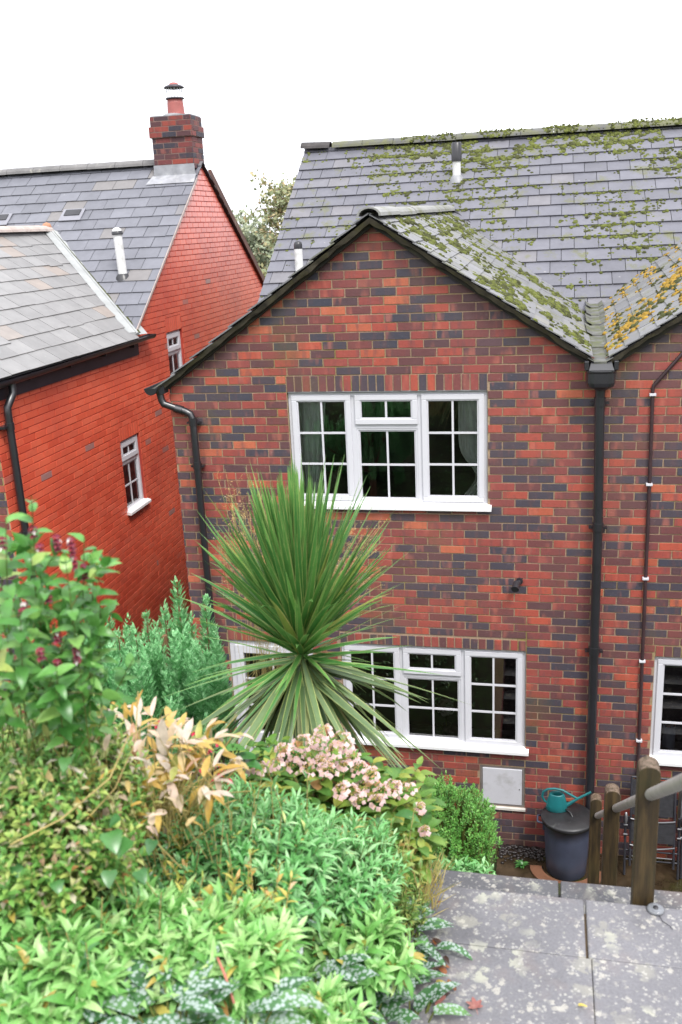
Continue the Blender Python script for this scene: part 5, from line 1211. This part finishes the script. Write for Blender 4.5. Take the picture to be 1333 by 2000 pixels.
# --- spotted-leaf rosettes
PUL = [(745, 1880, 3.30, 'nearest the slab'), (655, 1800, 3.2, 'behind the bright rosettes'), (790, 1795, 3.55, 'at the far corner by the slab'), (700, 1960, 3.05, 'close to the slab at the bottom edge'), (600, 1890, 2.95, 'in the middle of the spotted patch'), (330, 1955, 2.35, 'at the bottom edge left of centre'), (190, 2010, 2.3, 'cut off by the bottom edge at the left'), (450, 1960, 2.4, 'at the bottom edge near the centre'), (510, 1800, 2.95, 'beside the large narrow-leaved clump'), (800, 1960, 3.2, 'lying over the slab with dark tips')]
for i, (px, py, d, lab) in enumerate(PUL):
    c = at(px, py, d); c = c-UP*.07; r = random.Random(200+i); e = empty('lungwort', (c.x, c.y, hgt(c.x, c.y)), 'white-spotted broad-leaved plant '+lab, 'lungwort', 'spotted lungwort rosettes'); lf = LF(); st = MB()
    for q in range(26 if px < 800 else 12):
        t = r.uniform(0, 6.283); el = r.uniform(.1, 1.1); o_ = Vector((math.cos(t), math.sin(t), 0)); b0 = c+o_*r.uniform(.02, .13)+UP*r.uniform(-.03, .07)
        st.tube([c-UP*.12+o_*.02, b0], .003, 5, cap=False); lf.leaf(b0, o_+UP*el, UP, r.uniform(.10, .155), r.uniform(.042, .058), 7, r.uniform(.7, 1.5), .22, 'ovate', 0, .05)
    lf.build('foliage', G_PUL, e); st.build('stem', STEM, e)
# --- grass tuft, dead stems, fallen leaves
r = random.Random(300); g0 = at(830, 1735, 3.75); e = empty('grass_tuft', (g0.x, g0.y, -1.2), 'yellow and green grass tuft at the far left end of the slab', 'grass tuft'); lf = LF()
for i in range(130):
    p = g0+Vector((r.uniform(-.10, .06), r.uniform(-.08, .10), -.04)); lf.leaf(p, Vector((r.gauss(.05, .35), r.gauss(-.1, .3), 1)), Vector((0, -1, .2)), r.uniform(.06, .17), .0038, 4, r.uniform(0, 1.2), .1, 'strap')
for (a, b) in (((835, 1760), (905, 1718)), ((840, 1775), (893, 1742)), ((845, 1790), (880, 1770))):
    p = at(a[0], a[1], 3.7); q = at(b[0], b[1], 3.75); lf.leaf(p, q-p, UP, (q-p).length, .004, 5, .1, .1, 'strap')
lf.build('blades', G_STRAW, e)
g1 = at(520, 1990, 2.55); e = empty('grass_tuft', (g1.x, g1.y, -1.1), 'upright grass blades among the rosettes at the bottom edge', 'grass tuft'); lf = LF()
for i in range(60):
    p = g1+Vector((r.uniform(-.10, .14), r.uniform(-.08, .10), -.12)); lf.leaf(p, Vector((r.gauss(.05, .2), r.gauss(0, .2), 1)), Vector((0, -1, .2)), r.uniform(.10, .20), .006, 4, r.uniform(0, .5), .1, 'strap')
lf.build('blades', G_FERN, e)
DRY = {'y': leaf_mat('fallen_yellow', [(0, (.55,.42,.08)), (1, (.60,.48,.12))], .5, .2), 'r': leaf_mat('fallen_red', [(0, (.33,.10,.09)), (1, (.40,.17,.14))], .5, .2), 'b': leaf_mat('fallen_brown', [(0, (.16,.06,.02)), (1, (.30,.10,.03))], .6, .15), 'k': leaf_mat('fallen_dark', [(0, (.035,.02,.014)), (1, (.07,.03,.02))], .6, .1)}
def on_slab(px, py, z=-1.192):
    d = CF+CR*((px-666.5)/FPX)-CU*((py-1000)/FPX); t = (z-CAM.z)/d.z; return CAM+d*t
def maple(px, py, s, kind, rot, lab, z=-1.188):
    p = on_slab(px, py, z); lf = LF()
    for k_, L in ((-2, .55), (-1, .85), (0, 1), (1, .85), (2, .55)):
        a = rot+k_*.72; lf.leaf(p, Vector((math.cos(a), math.sin(a), .12)), UP, s*L, s*.34, 4, .35, .3, 'lance', 0, .05)
    lf.leaf(p, Vector((math.cos(rot+3.1), math.sin(rot+3.1), .1)), UP, s*.8, .0025, 3, .1, .1, 'strap')
    o = lf.build('fallen_leaf', DRY[kind], None); tag(o, lab, 'leaf')
def simple_leaf(px, py, s, kind, rot, lab, z=-1.190):
    p = on_slab(px, py, z); lf = LF(); lf.leaf(p, Vector((math.cos(rot), math.sin(rot), .22)), UP, s, s*.42, 6, .5, .45, 'ovate', 0, .05); o = lf.build('fallen_leaf', DRY[kind], None); tag(o, lab, 'leaf')
maple(930, 1968, .050, 'r', 1.9, 'reddish lobed fallen leaf on the slab at the bottom'); maple(862, 1955, .055, 'r', 2.6, 'dark pink lobed fallen leaf at the plant edge of the slab', -1.18)
simple_leaf(1130, 1963, .032, 'y', -.1, 'small yellow fallen leaf alone on the slab near the bottom'); simple_leaf(852, 1918, .052, 'y', -.3, 'curled yellow leaf by the dark dead leaf at the slab edge', -1.17)
simple_leaf(835, 1905, .085, 'k', .9, 'black dead leaf standing at the slab edge', -1.17); maple(848, 1840, .03, 'b', .5, 'small brown lobed leaf at the slab edge'); simple_leaf(855, 1762, .02, 'b', .2, 'tiny brown leaf at the far end of the slab')
litter = [(868, 1868), (860, 1888), (872, 1902), (858, 1930), (880, 1915), (846, 1948), (866, 1952), (890, 1935), (850, 1855), (862, 1845)]
for i, (px, py) in enumerate(litter):
    q = on_slab(px, py, -1.188); lf = LF(); a_ = r.uniform(0, 6.28); lf.leaf(q, Vector((math.cos(a_), math.sin(a_), .3)), UP, r.uniform(.03, .055), r.uniform(.014, .024), 5, r.uniform(.4, 1.2), .5, 'ovate', 0, .08)
    o = lf.build('dead_leaf', DRY['b' if i % 3 else 'k'], None); tag(o, 'curled brown dead leaf in the litter between the plants and the slab', 'leaf', 'dead leaves along the planted edge of the slab')
for i, (px, py) in enumerate(((400, 1735), (412, 1728), (386, 1752))):
    p = at(px, py, 2.85); lf = LF(); lf.leaf(p, Vector((r.uniform(-.5, .5), -.4, -.5)), UP, .045, .022, 5, .6, .5, 'ovate', 0, .1); o = lf.build('yellow_leaf', DRY['y'], None); tag(o, ['yellow curled leaf caught left in the foliage', 'topmost yellow leaf of the three in the green clump', 'lowest yellow leaf of the three in the green clump'][i], 'leaf')
o = MB(); o.tube([at(458, 1960, 2.4), at(440, 1905, 2.42), at(425, 1870, 2.5)], .0035, 6); tag(o.build('bare_stem', plain('pink_stem', (.40,.14,.10), .6, .2, 9)), 'bare pink stem rising among the near rosettes', 'stem')
# --- golden airy seed heads behind the palm
r = random.Random(400); sc_ = at(520, 1240, 5.0); e = empty('feather_grass', (sc_.x, sc_.y, hgt(sc_.x, sc_.y)), 'airy golden seed heads on thin stems just behind the palm', 'ornamental grass'); lf = LF(); st = MB()
for i in range(75):
    px = r.uniform(415, 600) if r.random() < .75 else r.uniform(600, 760); py = r.uniform(915, 1100) if px < 600 else r.uniform(1020, 1150); tip = at(px, py, 5.0+r.uniform(-.15, .15)); base = sc_+Vector((r.gauss(0, .08), r.gauss(0, .08), -.35)); pts = curve(base, tip, .12, 8); st.tube(pts, .0011, 3, cap=False)
    for q in range(26):
        t = r.uniform(.45, 1)*8; k_ = min(7, int(t)); p = pts[k_].lerp(pts[k_+1], t-k_); o_ = rdir(r)*r.uniform(.01, .055); p2 = p+o_+UP*.015; st.tube([p, p2], .0005, 3, cap=False)
        for w_ in range(2): d = rdir(r)*.0042; lf.quad(p2+rdir(r)*.006, d, d.orthogonal().normalized()*.0022)
lf.build('seed_heads', leaf_mat('seed_gold', [(0, (.36,.20,.06)), (.7, (.50,.33,.12)), (1, (.62,.50,.32))], .6, .3), e); st.build('stem', STEMY, e)
# --- small weed by the bin
r = random.Random(500); p0 = Vector((.34, -.30, GZ)); e = empty('patio_weed', p0, 'small green weed growing from the wet patio left of the dustbin', 'weed'); lf = LF()
for i in range(26): t = r.uniform(0, 6.3); lf.leaf(p0+UP*.01, Vector((math.cos(t), math.sin(t), r.uniform(.3, 1.3))), UP, r.uniform(.04, .09), .028, 4, .9, .3, 'ovate')
lf.build('foliage', G_DARK, e)
# --- trees beyond the houses
def tree(px, py, d, rx, rz, seed, lab, n_=2600, lm=None, size=.13):
    r = random.Random(seed); c = at(px, py, d); gz = -5.0; size = size; e = empty('deciduous_tree', (c.x, c.y, gz), lab, 'tree', 'trees beyond the houses'); st = MB(); lf = LF()
    st.tube([(c.x, c.y, gz), (c.x+.1, c.y, (gz+c.z)/2), (c.x, c.y, c.z+rz*.5)], [.22, .16, .05], 8); br = []
    for i in range(34):
        a = Vector((c.x, c.y, c.z-rz*.9+rz*1.5*r.random())); dd = rdir(r); dd.z = abs(dd.z)*.8+.1; k_ = r.uniform(.6, 1.0); tip = Vector((c.x+dd.x*rx*k_, c.y+dd.y*rx*k_, c.z+(dd.z*1.25-.35)*rz*k_)); pts = curve(a, tip, .15, 5); st.tube(pts, [.05, .035, .025, .018, .012, .006], 5, cap=False); br.append(pts)
        for q in range(4): b = pts[r.randint(2, 5)]; t2 = b+rdir(r)*rx*.35+UP*.1; p2 = [b, b.lerp(t2, .5)+rdir(r)*.05, t2]; st.tube(p2, [.012, .008, .004], 4, cap=False); br.append(p2)
    for i in range(n_):
        pts = r.choice(br); p = r.choice(pts[1:])+rdir(r)*abs(r.gauss(0, rx*.09)); u = rdir(r)*size*r.uniform(.4, .9); lf.quad(p, u, u.orthogonal().normalized()*u.length*.6)
    st.build('trunk', STEMB, e); lf.build('crown', lm, e)
T1 = leaf_mat('tree_leaf', [(0, (.20,.24,.12)), (.5, (.30,.33,.17)), (.85, (.42,.39,.20)), (1, (.50,.36,.20))], .6, .3); T2 = leaf_mat('tree_leaf_grey', [(0, (.26,.31,.22)), (.6, (.36,.41,.28)), (1, (.46,.46,.30))], .6, .3)  # leaf colours paled, distance haze is put into them
tree(600, 440, 24, 1.5, 1.55, 1, 'taller autumn-tinted tree right behind the main slate roof edge', 9000, T1, .075)
tree(497, 520, 27, 1.35, 1.45, 2, 'lower greyish green tree in the gap between the two houses', 9000, T2, .08)
tree(560, 600, 22, 1.6, 1.1, 3, 'dense low tree filling the bottom of the gap between the roofs', 9000, T1, .085)
# --- thin stalks and odd leaves breaking up the mounds
r = random.Random(610)
def stalks(lab, c, rx, ry, n, h, m, seed, cat='weed'):
    r = random.Random(seed); e = empty('stalk_weed', (c.x, c.y, hgt(c.x, c.y)), lab, cat); st = MB(); lf = LF()
    for i in range(n):
        b = c+Vector((r.uniform(-rx, rx), r.uniform(-ry, ry), -.12)); t = b+Vector((r.gauss(0, .05), r.gauss(0, .05), h*r.uniform(.6, 1.1)+.10)); pts = curve(b, t, r.uniform(-.01, .03), 6); st.tube(pts, .0016, 4, cap=False)
        shoot(lf, None, r, pts, r.randint(6, 11), r.uniform(.03, .05), r.uniform(.010, .02), t0=.35, ang=(70, 30), droop=.9, fold=.3, shape='ovate', n=3)
    lf.build('foliage', m, e); st.build('stem', STEMY, e)
stalks('thin yellowing stalks rising from the right part of the narrow-leaved clump', at(740, 1690, 3.5), .16, .12, 26, .16, G_FERN, 1)
stalks('thin dark-leaved stalks poking out of the large central clump', at(430, 1650, 3.05), .26, .20, 34, .20, G_DARK, 2)
stalks('yellow-leaved stalks between the bottom rosettes and the central clump', at(380, 1775, 2.8), .26, .10, 26, .13, G_YEL, 3)
stalks('mixed green stalks at the bottom left among the bright rosettes', at(160, 1830, 2.5), .22, .14, 22, .14, G_DARK, 4)

# --- low ground cover over the soil of the slope
r = random.Random(700); lf = LF(); n_ = 0
while n_ < 24000:
    x, y = r.uniform(-5.5, -.12), r.uniform(-9.5, -1.0)
    if n_ % 6 == 0: x = r.uniform(2.75, 5.5)
    if r.random() > .55+.9*noise.noise(Vector((x*1.3, y*1.3, 4))): continue
    n_ += 1; z = hgt(x, y); t = r.uniform(0, 6.283); s_ = r.uniform(.03, .06)
    lf.leaf(Vector((x, y, z+r.uniform(0, .05))), Vector((math.cos(t), math.sin(t), r.uniform(.1, 1.2))), UP, s_, s_*r.uniform(.3, .6), 2, r.uniform(.3, 1.0), .3, 'ovate')
tag(lf.build('ground_cover', [G_DARK], None), 'low dark green leafy ground cover on the sloping soil between the plants', 'ground cover', kind='stuff')
